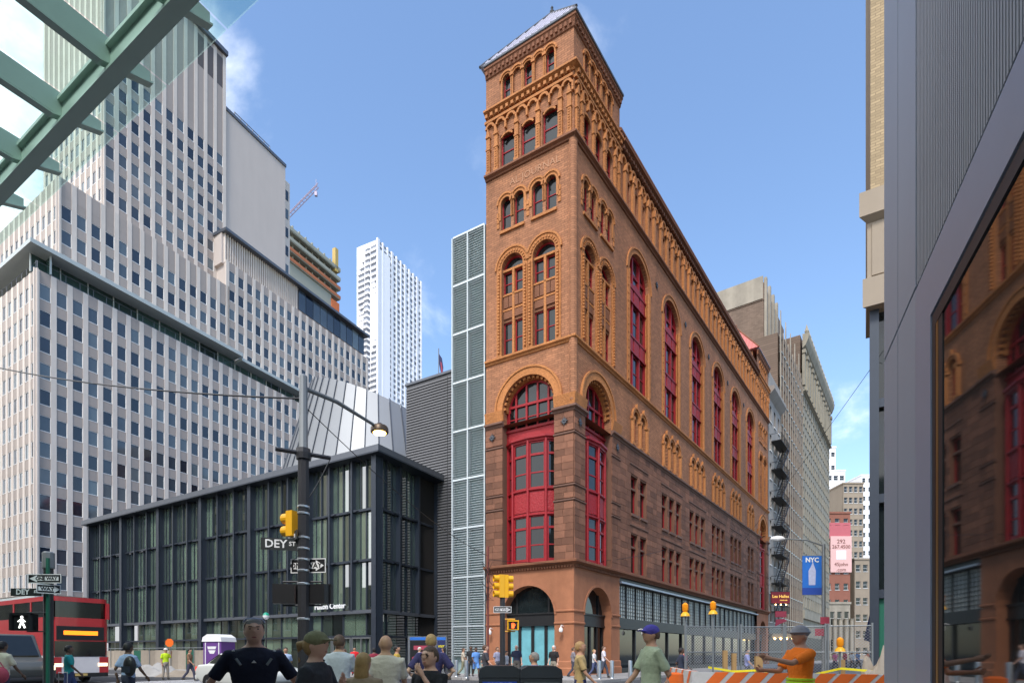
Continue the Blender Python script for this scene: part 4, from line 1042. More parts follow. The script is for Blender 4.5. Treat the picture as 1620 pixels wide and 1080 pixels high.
# local +y of this frame is the left normal of U: it points back to the wall
part('main_beam', G().box(-6, 14, -.07, .07, .04, .07).box(-6, 14, -.025, .025, .07, .30).box(-6, 14, -.07, .07, .30, .34), MT['canopy_steel'], can, MCn)
YB = 6.3
for i in range(-5, 12):
    g = G().add([(-.025, -.36, .40), (.025, -.36, .40), (.025, -.36, .30), (-.025, -.36, .30), (-.025, 0, .14), (.025, 0, .14), (.025, YB, .12), (-.025, YB, .12), (-.025, YB, .40), (.025, YB, .40)],
        [(0, 1, 9, 8), (3, 4, 5, 2), (4, 7, 6, 5), (0, 3, 2, 1), (0, 8, 7, 4, 3), (1, 2, 5, 6, 9), (6, 7, 8, 9)])
    g.box(-.045, .045, .12, YB, .10, .12).add([(-.045, -.38, .28), (.045, -.38, .28), (.045, .12, .10), (-.045, .12, .10), (-.045, -.38, .30), (.045, -.38, .30), (.045, .12, .12), (-.045, .12, .12)], [(3, 2, 1, 0), (4, 5, 6, 7), (0, 1, 5, 4), (1, 2, 6, 5), (2, 3, 7, 6), (3, 0, 4, 7)])
    part('rib', g, MT['canopy_steel'], can, MCn @ T(i*1.1, 0, 0))
    part('glass_pane', G().box(.02, 1.08, -.55, YB, .42, .44), MT['clear_glass'], can, MCn @ T(i*1.1, 0, 0))

ob = top('opposite_building', 'unseen yellow stone building added across the avenue for the pavilion glass to mirror', 'building', (*pA(70, 36), 0))  # out of view, added to give the pavilion glass something to reflect
MO = fmat(pA(70, 36), U)
ito = plain(ob, MO, 70, 5, 45, 24, 10, 1.5, 2.5, 'stone_yellow', frame='pale_trim'); pool(ob, 'window', ito, [MT['pale_trim'], MT['glass']], limit=20)
part('body', G().box(0, 70, .5, 12, 0, 45), MT['stone_yellow'], ob, MO)
# ------------------------------------------------------------------ vehicles
def outline(x0, x1, w, r=.35, rf=None):
    pts = []
    for cx, cy, a0, rr in ((x1-r, w-r, 0, r), (x0+r, w-r, 90, r), (x0+r, -w+r, 180, r), (x1-r, -w+r, 270, r)):
        for k in range(5): a = R(a0 + k*22.5); pts.append((cx + rr*math.cos(a), cy + rr*math.sin(a)))
    return pts
def wheel(root, x, y, r=.48, w=.28):
    M = WM[root] @ T(x, y, r) @ Matrix.Rotation(R(90), 4, 'X')
    o = part('wheel', G().lathe([(r*.6, -w/2), (r*.95, -w/2), (r, -w/2+.04), (r, w/2-.04), (r*.95, w/2), (r*.6, w/2)], 20), MT['black'], root, M, smooth=True)
    part('rim', G().lathe([(r*.1, -w/2-.01), (r*.6, -w/2+.02), (r*.6, w/2-.02), (r*.1, w/2+.01)], 14), MT['silver'], o, M)
mk('bus_red', (.40, .02, .025), .35, var=.1, coat=.4); mk('bus_white', (.62, .6, .6), .35, var=.1); mk('led', (1, .22, .01), .5, emit=.9)
mk('headlamp', (1, .8, .5), .3, emit=1.0); mk('tail', (.6, .03, .02), .3, emit=.5); mk('car_white', (.62, .64, .60), .3, coat=.5, var=.04); mk('van_grey', (.07, .075, .07), .4, coat=.3, var=.15); mk('rubber', (.02, .02, .02), .9)
HD = math.atan2(-U.y, -U.x)
bus = top('tour_bus', 'red double decker bus with an orange lit display above its windscreen', 'bus', (*at(128, 28)[:2], 0), HD)
b = WM[bus]
def bp(n, g, m, **k): return part(n, g, MT[m], bus, **k)
bp('lower_body', G().slab(outline(-10.8, 0, 1.27), .42, 1.35), 'bus_white'); bp('mid_body', G().slab(outline(-10.8, -.02, 1.265), 1.35, 2.05), 'bus_red')
bp('deck_band', G().slab(outline(-10.8, .0, 1.27), 2.05, 2.95), 'bus_red'); bp('upper_body', G().slab(outline(-10.8, -.02, 1.262), 2.95, 3.2), 'bus_red')
bp('roof', G().slab(outline(-10.8, -.04, 1.26), 3.98, 4.2), 'bus_red')
bp('lower_glazing', G().slab(outline(-10.7, -.03, 1.24), 1.34, 2.06), 'glass'); bp('upper_glazing', G().slab(outline(-10.7, -.06, 1.235), 3.19, 3.99), 'glass')
for y in (-1.18, 1.18):
    for x in (-.1, -2.2, -4.3, -6.4, -8.5, -10.6): bp('window_post', G().box(x-.08, x+.08, y-.075, y+.075, 3.18, 4.0), 'bus_red')
bp('windscreen', G().box(-.02, .012, -1.08, 1.08, 1.3, 2.05), 'glass'); bp('display', G().box(-.02, .02, -1.0, 1.0, 2.12, 2.78), 'black')
bp('display_text', G().box(.02, .03, -.72, .72, 2.36, 2.56), 'led', label='blurred orange lit line on the display')
for s in (-1, 1): bp('headlight', G().box(-.01, .03, s*.95-.2, s*.95+.2, .82, .98), 'headlamp'); bp('corner_panel', G().box(-.02, .015, s*1.0-.2, s*1.0+.2, .5, 1.28), 'bus_red')
bp('bumper', G().slab(outline(-.6, .05, 1.24, .2), .3, .5), 'black'); bp('number_plate', G().box(.05, .06, -.26, .26, .36, .48), 'yellow_dull')
for x in (-2.4, -8.0):
    for y in (-1.12, 1.12): wheel(bus, x, y)
van = top('delivery_van', 'dark grey van passing in front of the red bus', 'van', (*at(42, 21)[:2], 0), HD)
part('body', G().prism([(-4.9, .4), (-.1, .4), (0, .9), (-.25, 1.15), (-1.3, 1.3), (-2.0, 2.2), (-4.9, 2.25)], -.95, .95), MT['van_grey'], van)
part('side_window', G().prism([(-1.55, 1.3), (-2.1, 2.02), (-3.0, 2.02), (-3.0, 1.3)], -.965, .965), MT['glass'], van)
part('windscreen', G().add([(-1.32, -.82, 1.34), (-1.32, .82, 1.34), (-1.95, .78, 2.12), (-1.95, -.78, 2.12)], [(0, 1, 2, 3)]).box(-1.34, -1.31, -.82, .82, 1.31, 1.35), MT['glass'], van, WM[van] @ T(.03, 0, .02))
for s in (-.7, .7): part('headlight', G().box(-.2, .01, s-.18, s+.18, .82, 1.0), MT['headlamp'], van)
part('bumper', G().box(-.3, .06, -.93, .93, .34, .58), MT['black'], van); part('side_stripe', G().box(-4.6, -1.5, -.962, .962, .95, 1.05), MT['steel_grey'], van)
for x in (-.95, -4.0):
    for y in (-.84, .84): wheel(van, x, y, .36, .22)
car = top('sedan', 'pale silver saloon car crossing behind the man in the navy shirt', 'car', (*at(455, 21.5)[:2], 0), HD)
CM = WM[car]
part('body', G().prism([(-4.6, .45), (-4.65, .8), (-4.45, 1.0), (-3.6, 1.04), (-1.3, 1.0), (-.2, .85), (0, .65), (-.05, .35), (-.5, .25), (-4.2, .25)], -.88, .88), MT['car_white'], car)
part('cabin', G().add([(-4.0, -.82, 1.0), (-1.2, -.82, .98), (-1.2, .82, .98), (-4.0, .82, 1.0), (-3.35, -.62, 1.46), (-2.0, -.62, 1.46), (-2.0, .62, 1.46), (-3.35, .62, 1.46)], [(4, 5, 6, 7), (0, 1, 5, 4), (1, 2, 6, 5), (2, 3, 7, 6), (3, 0, 4, 7)]), MT['car_white'], car)
for s in (-1, 1):
    part('side_window', G().add([(-3.75, s*.80, 1.06), (-1.45, s*.80, 1.05), (-2.05, s*.645, 1.41), (-3.3, s*.645, 1.41)], [(0, 1, 2, 3)]), MT['glass'], car, CM @ T(0, s*.018, 0))
    part('tail_light', G().box(-4.67, -4.45, s*.7-.14, s*.7+.14, .76, .92), MT['tail'], car); part('mirror', G().box(-1.75, -1.6, s*.95-.1, s*.95+.1, .98, 1.1), MT['car_white'], car)
part('rear_window', G().add([(-3.98, -.7, 1.06), (-3.98, .7, 1.06), (-3.42, .56, 1.42), (-3.42, -.56, 1.42)], [(0, 1, 2, 3)]), MT['glass'], car, CM @ T(-.04, 0, .02))
part('bumper', G().box(-4.72, -4.5, -.86, .86, .35, .62), MT['car_white'], car)
for x in (-.85, -3.75):
    for y in (-.8, .8): wheel(car, x, y, .32, .2)
for v_ in (car, van):
    for o in v_.children:
        if o.name.split('.')[0] in ('body', 'cabin', 'bumper'):
            bv = o.modifiers.new('soft edges', 'BEVEL'); bv.width = .09; bv.segments = 3; bv.limit_method = 'ANGLE'; bv.angle_limit = R(20)
            o.data.polygons.foreach_set('use_smooth', [True]*len(o.data.polygons))

# ------------------------------------------------------------------ street furniture
def worn_line(w, h, n):      # a line of lettering too far off to read
    g = G(); rr = random.Random(3)
    for k in range(n):
        x = -w/2 + (k+.1)*w/n; g.box(x, x + w/n*rr.uniform(.5, .85), -.002, .002, -h/2, h/2*rr.uniform(.5, 1))
    return g
mk('pole_dark', (.035, .035, .038), .45, var=.2, metal=.3); mk('pole_grey', (.20, .215, .22), .5, metal=.4, var=.1); mk('lamp_amber', (1, .55, .12), .4, emit=10); mk('walk_white', (.9, .9, .85), .5, emit=1.2); mk('hand_orange', (1, .12, .02), .5, emit=.8)
def arrow_sign(root, M, w=.92, h=.3, right=True, txt='ONE WAY'):
    o = part('one_way_sign', G().box(-w/2, w/2, 0, .015, -h/2, h/2), MT['black'], root, M)
    part('rim', G().box(-w/2, w/2, -.006, -.001, h/2-.02, h/2).box(-w/2, w/2, -.006, -.001, -h/2, -h/2+.02).box(-w/2, -w/2+.02, -.006, -.001, -h/2+.02, h/2-.02).box(w/2-.02, w/2, -.006, -.001, -h/2+.02, h/2-.02), MT['paint_white'], o, M)
    s = 1 if right else -1
    pts = [(-.42*w, -.22*h), (.22*w, -.22*h), (.22*w, -.38*h), (.45*w, 0), (.22*w, .38*h), (.22*w, .22*h), (-.42*w, .22*h)]
    if not right: pts = [(-x, z) for x, z in pts][::-1]
    part('arrow', G().prism(pts, -.008, -.002), MT['paint_white'], o, M)
    part('lettering', text_geo(txt, h*.5, .002, .004), MT['black'], o, M @ T(-.06*s*w, -.012, 0))
def street_sign(root, M, txt, sub, w=.95, h=.26):
    o = part('street_sign', G().box(-w/2, w/2, 0, .02, -h/2, h/2), MT['sign_dark'], root, M)
    part('lettering', text_geo(txt, h*.95, .002, .005), MT['paint_white'], o, M @ T(-.1*w, -.006, 0)); part('small_lettering', text_geo(sub, h*.5, .002, .003), MT['paint_white'], o, M @ T(.34*w, -.006, .05*h))
mk('sign_dark', (.018, .022, .022), .5)
def signal_head(root, M, sections=3, m='yellow'):
    s = part('signal_head', G().box(-.17, .17, -.12, .12, 0, .36*sections), MT[m], root, M)
    for k in range(sections):
        part('visor', G().ring(0, .18 + .36*k, .13, .155, -.36, -.12, 0, 359.9, 14), MT[m], s, M); part('lens', G().lathe([(.125, 0), (.06, .03), (.01, .035)], 12), MT['black'], s, M @ T(0, -.12, .18 + .36*k) @ Matrix.Rotation(R(90), 4, 'X'))
def ped_signal(root, M, lit=None, m='black'):
    s = part('pedestrian_signal', G().box(-.24, .24, -.1, .12, -.22, .22).box(-.27, .27, -.16, -.1, .18, .24).box(-.27, -.23, -.2, -.1, -.22, .22).box(.23, .27, -.2, -.1, -.22, .22), MT[m], root, M)
    if lit:
        part('lit_face', G().box(-.2, .2, -.108, -.102, -.18, .18), MT['black'], s, M)
        if lit == 'man':
            g = G().prism([(.0+.035*math.cos(k*.7), .13+.035*math.sin(k*.7)) for k in range(9)], -.12, -.11).prism([(-.04, -.02), (.04, -.02), (.03, .09), (-.03, .09)], -.12, -.11)
            g.prism([(-.04, -.02), (0, -.02), (-.05, -.16), (-.09, -.15)], -.12, -.11).prism([(0, -.02), (.04, -.02), (.1, -.14), (.06, -.16)], -.12, -.11).prism([(-.03, .08), (-.03, .05), (-.1, .0), (-.11, .02)], -.12, -.11).prism([(.03, .08), (.1, .01), (.08, -.0), (.03, .04)], -.12, -.11)
            part('walking_figure', g, MT['walk_white'], s, M)
        else:
            g = G().prism([(-.07, -.14), (.05, -.14), (.08, -.02), (.07, .03), (-.08, .03)], -.12, -.11)
            for k in range(4): g.prism([(-.075 + k*.038, .03), (-.047 + k*.038, .03), (-.047 + k*.038, .13 - abs(k-1.5)*.02), (-.075 + k*.038, .13 - abs(k-1.5)*.02)], -.12, -.11)
            g.prism([(.06, -.05), (.12, .03), (.1, .05), (.06, .01)], -.12, -.11)
            part('raised_hand', g, MT['hand_orange'], s, M)
# tall lamp post with signs
D1 = 13.0; p1 = at(480, D1)
lp = top('street_lamp', 'tall dark lamp post with a lit amber lamp, street signs and signals on it', 'street lamp', p1)
part('pole', G().lathe([(.24, 0), (.22, .5), (.135, .6), (.125, 5.9)], 8), MT['pole_dark'], lp); part('upper_pole', G().lathe([(.125, 5.9), (.105, 6.0), (.09, 7.75), (.05, 7.8)], 10), MT['pole_grey'], lp, smooth=True)
ae = Vector((1.12, 1.95, 7.45)); part('lamp_arm', G().tube([(0, 0, 7.5), (.5, .87, 7.56), ae], [.055, .05, .04], 8), MT['pole_grey'], lp, smooth=True)
lh = part('lamp_head', G().lathe([(.06, .16), (.1, .12), (.2, .08), (.235, .02), (.235, -.08), (.2, -.09)], 18), MT['bronze_dark'] if 'bronze_dark' in MT else MT['pole_dark'], lp, WM[lp] @ T(ae.x + .12, ae.y + .2, ae.z - .05), smooth=True)
part('lens', G().lathe([(.17, -.085), (.16, -.115), (.06, -.13)], 16), MT['lamp_amber'], lh)
part('cross_arm', G().tube([(-.52, -.3, 6.0), (.52, .3, 6.0)], .05, 8).lathe([(.16, 5.86), (.17, 6.0), (.16, 6.1)], 10), MT['pole_dark'], lp)
for z in (2.2, 3.0, 3.3, 3.55, 3.8, 4.05, 4.6, 4.75): part('strap', G().lathe([(.133, z), (.14, z+.01), (.14, z+.04), (.133, z+.05)], 12), MT['silver'], lp)
M0 = WM[lp]
street_sign(lp, M0 @ T(-.52, -.06, 3.92) @ RZ(R(14)), 'DEY', 'ST', .8, .27)
sg2 = part('cross_street_sign', G().box(-.4, .4, 0, .02, -.1, .1), MT['sign_dark'], lp, M0 @ T(-.32, .16, 4.13) @ RZ(R(-55)))
part('worn_lettering', worn_line(.6, .1, 8), MT['paint_white'], sg2, M0 @ T(-.32, .16, 4.13) @ RZ(R(-55)) @ T(0, -.006, 0))
arrow_sign(lp, M0 @ T(.06, .14, 3.46) @ RZ(R(-8)), .86, .33)
signal_head(lp, M0 @ T(-.27, .1, 4.12) @ RZ(R(-115)) @ Matrix.Scale(.8, 4), 2); ped_signal(lp, M0 @ T(-.47, .1, 2.8) @ RZ(R(190)), None); ped_signal(lp, M0 @ T(.3, .1, 2.8) @ RZ(R(165)), None)
part('signal_bracket', G().tube([(-.5, .08, 3.08), (.4, .08, 3.08)], .025, 6).tube([(-.5, .08, 2.54), (.4, .08, 2.54)], .025, 6), MT['pole_dark'], lp)
def cable(label, a, b, sag=.3, r=.014):
    pts = [Vector(a).lerp(Vector(b), k/14) - Vector((0, 0, sag*4*(k/14)*(1-k/14))) for k in range(15)]
    single('cable', label, 'cable', G().tube(pts, r, 4), MT['black'])
cable('thin black cable strung from the lamp post across the office block', (p1.x, p1.y, 7.25), at(-70, 23, 13.4), .3, .022)
cable('thin black cable running from the lamp post towards the brick tower', (p1.x, p1.y, 7.1), (*at(772, 30)[:2], 6.6), .4)
cable('slack wire looping below the cross arm of the lamp post', (p1.x+.5, p1.y+.3, 5.95), (p1.x-.1, p1.y, 4.7), .1, .012)
cable('wire strung across the red bow windows', (*at(772, 30)[:2], 6.4), (*pB(12, 1.0), 9.3), .5)
cable('wire crossing the side street high above the shop fronts', (*pB(30, 1), 11.3), (*pA(-15.5, .2), 15.2), .3)
# sign post at the left
p2 = at(74, 15); sp_ = top('sign_post', 'green sign post with one way arrows and a lit walk signal', 'sign post', p2)
part('post', G().tube([(.03, 0, 0), (.03, 0, 3.95)], .045, 8), MT['green_sign'], sp_); part('thick_post', G().lathe([(.16, 0), (.12, .6), (.11, 3.7)], 10, (-.12, .2, 0)), MT['pole_dark'], sp_); part('cap', G().lathe([(.13, 3.7), (.14, 3.72), (.14, 4.12), (.1, 4.15)], 10, (-.12, .2, 0)), MT['pole_grey'], sp_)
M0 = WM[sp_]
arrow_sign(sp_, M0 @ T(.0, -.07, 3.4), .88, .24, False); arrow_sign(sp_, M0 @ T(.1, -.06, 3.13) @ RZ(R(40)), .5, .24, True, 'WAY')
street_sign(sp_, M0 @ T(-.52, -.04, 3.05), 'DEY', 'ST', .8, .2); ped_signal(sp_, M0 @ T(-.56, 0, 2.26), 'man'); part('bracket', G().tube([(-.56, .05, 2.02), (.0, .05, 2.02)], .02, 6).tube([(-.56, .05, 2.52), (.0, .05, 2.52)], .02, 6), MT['pole_dark'], sp_)
# signal pole before the brick tower
p3 = at(795, 27); sg = top('traffic_signal', 'signal pole with yellow lights, a one way arrow and a lit orange hand', 'traffic signal', p3)
part('pole', G().lathe([(.2, 0), (.15, .5), (.13, .6), (.12, 4.1)], 10), MT['pole_dark'], sg); M0 = WM[sg]
signal_head(sg, M0 @ T(-.08, 0, 4.1) @ RZ(R(-70)), 3); signal_head(sg, M0 @ T(.14, .1, 4.1) @ RZ(R(100)), 3)
arrow_sign(sg, M0 @ T(0, -.14, 3.52), .84, .3); ped_signal(sg, M0 @ T(.5, -.06, 2.78), 'hand', 'yellow'); part('bracket', G().tube([(0, 0, 3.08), (.6, 0, 3.08)], .03, 6).tube([(0, 0, 2.5), (.6, 0, 2.5)], .03, 6), MT['yellow'], sg)
p4_ = at(772, 30.5); wp = top('wire_pole', 'thin brown pole with tangled wires before the brick tower', 'pole', p4_)
part('pole', G().tube([(0, 0, 0), (0, 0, 7.2)], .06, 8), MT['brown_text'], wp)
g = G()
for k in range(5):
    a = k*1.3; g.tube([(.05*math.cos(t*.8+a), -.1+.05*math.sin(t), 4.2 + k*.45 + .35*math.sin(t*.9+a)) if t % 2 else (.35*math.sin(t+a), -.1, 4.4 + k*.45 + .3*math.cos(t+a)) for t in range(7)], .016, 4)
part('wire_tangle', g, MT['black'], wp, kind='stuff')
for k, M in enumerate((MA @ T(.5, -.1, 2.95), MA @ T(5.6, -.1, 3.0), MB @ T(9.4, -.1, 3.1))):
    single('security_camera', ('white dome camera on the brick wall left of the signal pole', 'white dome camera on the corner pier by the arches', 'white dome camera over the dark shop window')[k], 'camera',
           G().tube([(0, .1, .1), (0, -.12, .16), (.02, -.25, .12), (.02, -.27, .0)], .03, 6).lathe([(.04, .02), (.1, -.02), (.13, -.12), (.1, -.24), (.02, -.28)], 10, (.02, -.27, 0)), MT['white'], M, smooth=True)
# lamp with banner down the side street
p5 = at(1303, 32); l2 = top('cobra_lamp', 'grey street lamp with a curved arm carrying a blue city banner', 'street lamp', p5)
part('pole', G().lathe([(.16, 0), (.11, .4), (.09, 7.6)], 10), MT['pole_grey'], l2, smooth=True)
part('lamp_arm', G().tube([(0, 0, 7.5), (-.9, .1, 7.85), (-2.2, .2, 7.95)], [.05, .04, .035], 6), MT['pole_grey'], l2); part('lamp_head', G().lathe([(.05, 0), (.14, .15), (.17, .4), (.1, .75), (.02, .8)], 10), MT['white'], l2, WM[l2] @ T(-2.1, .2, 7.95) @ Matrix.Rotation(R(-90), 4, 'Y'), smooth=True)
bn = part('banner', G().box(-1.2, -.12, -.02, .0, 4.75, 6.95), MT['banner_blue'] if 'banner_blue' in MT else MT['glass_blue'], l2, label='blue city banner with a pale tower picture')
part('banner_band', G().box(-1.2, -.12, -.026, -.021, 4.75, 5.15), MT['banner_deep'], bn); part('banner_lettering', text_geo('NYC', .36, .003, .012), MT['paint_white'], bn, WM[l2] @ T(-.66, -.03, 6.7))
part('banner_picture', G().prism([(-.85, 5.3), (-.48, 5.3), (-.45, 6.1), (-.55, 6.4), (-.62, 6.6), (-.72, 6.35), (-.86, 6.1)], -.027, -.021), MT['banner_pale'], bn)
for z in (4.75, 6.95): part('banner_rod', G().tube([(-1.22, -.01, z), (0, -.01, z)], .02, 5), MT['pole_grey'], l2)
for z, x in ((3.3, .0), (2.65, -.3)): part('red_sign', G().box(x-.25, x+.25, -.14, -.12, z-.2, z+.2).box(x-.06, x+.06, -.12, 0, z-.03, z+.03), MT['flag_red'], l2)
# hanging restaurant sign
hs = top('restaurant_sign', 'dark red hanging sign with gold letters and small lamps', 'sign', (*pB(53.2, 1.3), 0))
M0 = WM[hs] @ T(0, 0, 9.0); part('board', G().box(-1.25, 1.25, -.1, .1, -.75, .75), MT['sign_red'], hs, M0); part('frame', G().box(-1.3, 1.3, -.08, .12, .75, .85).box(-1.3, 1.3, -.08, .12, -.85, -.75).box(-.05, .05, 0, .1, .85, 2.2), MT['black'], hs, M0)
part('lettering', text_geo('Les Halles', .55, .01, .012), MT['gold'], hs, M0 @ T(0, -.13, .15)); part('small_lettering', worn_line(1.0, .16, 7), MT['gold'], hs, M0 @ T(.4, -.13, -.35))
for k in range(3): part('lamp', G().lathe([(.02, -.08), (.1, 0), (.02, .08)], 8, (-.7 + k*.7, -.2, -.95)), MT['lamp_glow'], hs, M0)
aw = top('lit_awning', 'awning with warm lamps and red panels under the restaurant sign', 'awning', (*pB(54, 1.2), 0))
part('canopy', G().prism([(-1.6, 3.6), (1.6, 3.6), (1.4, 4.2), (-1.4, 4.2)], -.8, 1.0), MT['stone_beige'], aw); part('red_panel', G().box(-.9, .6, -.4, -.3, 6.4, 7.2).prism([(-.9, 5.2), (.7, 5.9), (.3, 6.2), (-.8, 6.1)], -.4, -.3), MT['flag_red'], aw)
for k in range(4): part('lamp', G().lathe([(.02, -.15), (.16, 0), (.02, .15)], 8, (-1.2 + k*.8, -.9, 3.5)), MT['lamp_glow'], aw)
fg = top('wall_flags', 'pair of navy banners with white strokes hung over the far side street', 'flag', (*at(1384, 40)[:2], 0))
part('rod', G().tube([(0, 0, 4.6), (-.3, -.1, 4.9)], .03, 5), MT['pole_grey'], fg); part('cloth', G().prism([(-.2, 4.8), (.1, 4.6), (.0, 2.2), (-.75, 2.4), (-.55, 3.4)], -.03, .03), MT['navy'], fg)
part('stroke', G().prism([(-.45, 3.2), (-.37, 3.15), (-.2, 2.5), (-.28, 2.48)], -.045, -.035).prism([(-.22, 4.1), (-.12, 4.0), (-.05, 3.4), (-.14, 3.45)], -.045, -.035), MT['paint_white'], fg)
# bollards
for px, d, lab_ in ((912, 29.5, 'steel bollard before the broad corner pier of the brick building'), (948, 30, 'steel bollard before the small ground floor arch'), (968, 30.5, 'steel bollard where the arch meets the shop front'), (997, 31, 'steel bollard before the first dark shop window'), (1016, 32, 'steel bollard behind the man in the blue cap'), (738, 31, 'steel bollard beside the woman in the blue dress'), (722, 33, 'steel bollard before the louvred glass building')):
    q = at(px, d, .13); single('bollard', lab_, 'bollard', G().lathe([(.13, 0), (.115, .03), (.11, .05), (.11, .92), (.1, .95), (.02, .96)], 16), MT['silver'], T(*q), group='steel bollards on the corner', smooth=True)
# twin rubbish bins
for k, px in enumerate((789, 853)):
    q = at(px, 8.6 - k*.15); bi = top('rubbish_bin', ('blue fronted recycling bin with a round hole', 'grey solar rubbish bin with a pull handle')[k], 'rubbish bin', q, R(4))
    part('body', G().box(-.3, .3, -.3, .3, .08, 1.08), MT['bin_dark'], bi); part('hood', G().prism([(-.31, 1.08), (.31, 1.08), (.29, 1.2), (.2, 1.25), (-.2, 1.25), (-.29, 1.2)], -.31, .31), MT['bin_dark'], bi)
    part('door', G().box(-.25, .25, -.325, -.3, .2, 1.02), MT['bin_blue' if k == 0 else 'steel_grey'], bi); part('foot', G().box(-.27, .27, -.27, .27, 0, .08), MT['black'], bi)
    if k == 0: part('hole', G().lathe([(.085, 0), (.09, .015), (.02, .02)], 16), MT['black'], bi, WM[bi] @ T(0, -.327, .86) @ Matrix.Rotation(R(90), 4, 'X')); part('worn_lettering', worn_line(.36, .03, 16), MT['paint_white'], bi, WM[bi] @ T(0, -.328, .99))
    else: part('handle', G().tube([(-.2, -.32, .92), (-.2, -.38, .98), (.2, -.38, .98), (.2, -.32, .92)], .018, 6), MT['silver'], bi)
# advertising kiosk, hydrant, subway globe, rail
ki = top('phone_kiosk', 'phone kiosk with a black and red advertisement and a blue one', 'kiosk', at(674, 34, .13))
part('frame', G().box(-1.05, .62, -.2, .3, .55, 2.35).box(-1.05, -.95, -.2, .3, 0, .55).box(.5, .62, -.2, .3, 0, .55), MT['silver'], ki); part('poster', G().box(-.92, .3, -.22, -.2, .75, 2.1), MT['black'], ki); part('poster_art', G().prism([(-.8, .9), (-.1, 1.3), (.2, .95), (.2, 1.1), (-.1, 1.5), (-.8, 1.1)], -.235, -.222).box(-.7, .2, -.235, -.222, 1.55, 1.8), MT['flag_red'], ki); part('header', G().box(-.92, .3, -.22, -.2, 2.13, 2.3).box(.68, 1.2, -.22, -.2, 2.13, 2.3), MT['banner_blue'], ki)
part('side_panel', G().box(.64, 1.24, -.2, .2, 0, 2.35), MT['silver'], ki); sp2 = part('visit_poster', G().box(.7, 1.18, -.22, -.2, .65, 2.1), MT['navy'], ki); part('lettering', text_geo('VISIT', .18, .004, .004), MT['yellow_bright'], sp2, WM[ki] @ T(.94, -.23, 1.75)); part('figure', G().prism([(.88, .8), (1.0, .8), (1.02, 1.3), (.94, 1.45), (.86, 1.3)], -.23, -.222), MT['banner_pale'], sp2)
hy = top('fire_hydrant', 'black fire hydrant on the kerb by the phone kiosk', 'hydrant', at(659, 29))
part('barrel', G().lathe([(.17, 0), (.17, .05), (.11, .08), (.11, .55), (.15, .58), (.15, .63), (.11, .68), (.04, .78), (.03, .84)], 12), MT['black'], hy, smooth=True); part('outlet', G().tube([(-.2, 0, .45), (.2, 0, .45)], .06, 8), MT['black'], hy)
sgl = top('subway_globe', 'green and white globe lamp on a thin pole by the pavilion', 'lamp', at(421, 36)); part('pole', G().tube([(0, 0, 0), (0, 0, 3.6)], .05, 6), MT['pole_dark'], sgl)
part('globe_top', G().lathe([(.2, 3.86), (.16, 3.98), (.08, 4.05), (.01, 4.07)], 12), MT['globe_green'], sgl, smooth=True); part('globe_bottom', G().lathe([(.06, 3.6), (.14, 3.68), (.2, 3.8), (.2, 3.86)], 12), MT['white'], sgl, smooth=True)
# hoarding, toilet, tarps before the pavilion
hb = top('site_hoarding', 'tan plywood hoarding along the pavement before the glass pavilion', 'hoarding', (*pA(29, 4.2), 0)); MHb = fmat(pA(57, 4.2), -U)
for k in range(23): part('board', G().box(k*1.22+.01, k*1.22+1.21, 0, .04, .05, 1.75 + .03*(k % 2)), MT['plywood' if k % 7 != 5 else 'green_sign'], hb, MHb)
part('rail', G().tube([(0, -.08, 1.95), (28, -.08, 1.95)], .03, 5), MT['pole_grey'], hb, MHb)
for k in range(9): part('rail_post', G().tube([(k*3.5, -.08, 0), (k*3.5, -.08, 1.95)], .03, 5), MT['pole_grey'], hb, MHb)
pt = top('portable_toilet', 'purple portable toilet with a pale domed roof', 'toilet', at(347, 33.5), R(-12))
part('cabin', G().box(-.6, .6, -.58, .58, .1, 2.15), MT['purple'], pt); part('roof', G().prism([(-.66, 2.15), (.66, 2.15), (.6, 2.4), (.3, 2.58), (-.3, 2.58), (-.6, 2.4)], -.64, .64), MT['white'], pt); part('door', G().box(-.4, .42, -.61, -.585, .2, 2.05), MT['purple'], pt); part('door_frame', G().box(-.46, -.41, -.615, -.58, .15, 2.1).box(.43, .48, -.615, -.58, .15, 2.1), MT['white'], pt); part('door_emblem', G().prism([(-.3, .12), (.3, .12), (.24, -.04), (-.26, -.04)], -.004, .004).prism([(-.24, -.1), (.25, -.1), (.14, -.3), (-.12, -.3)], -.004, .004), MT['paint_white'], pt, WM[pt] @ T(0, -.615, 1.75))
def pile(name, label, cat, loc, sx, sy, h, m, n=16):
    g = G(); vs = []
    for i in range(n):
        for j in range(n):
            a, c = i/(n-1)*2-1, j/(n-1)*2-1; e = max(0, 1 - max(abs(a), abs(c))**2.5); z = h*e*(.6 + .4*math.sin(a*5+c*3)*math.cos(c*6-a)) + random.uniform(0, .05)*e
            vs.append((a*sx*(1-.1*math.sin(c*4)), c*sy, max(0, z)))
    g.add(vs, [(i*n+j, (i+1)*n+j, (i+1)*n+j+1, i*n+j+1) for i in range(n-1) for j in range(n-1)]); single(name, label, cat, g, MT[m], T(*loc))
pile('tarpaulin', 'crumpled white tarpaulin heaped at the kerb behind the worker', 'tarpaulin', at(240, 37), 1.7, .9, .9, 'concrete'); pile('rubble_sack', 'pale sacks heaped on the road beside the worker', 'sack', at(292, 36), 1.6, .6, .5, 'plywood')
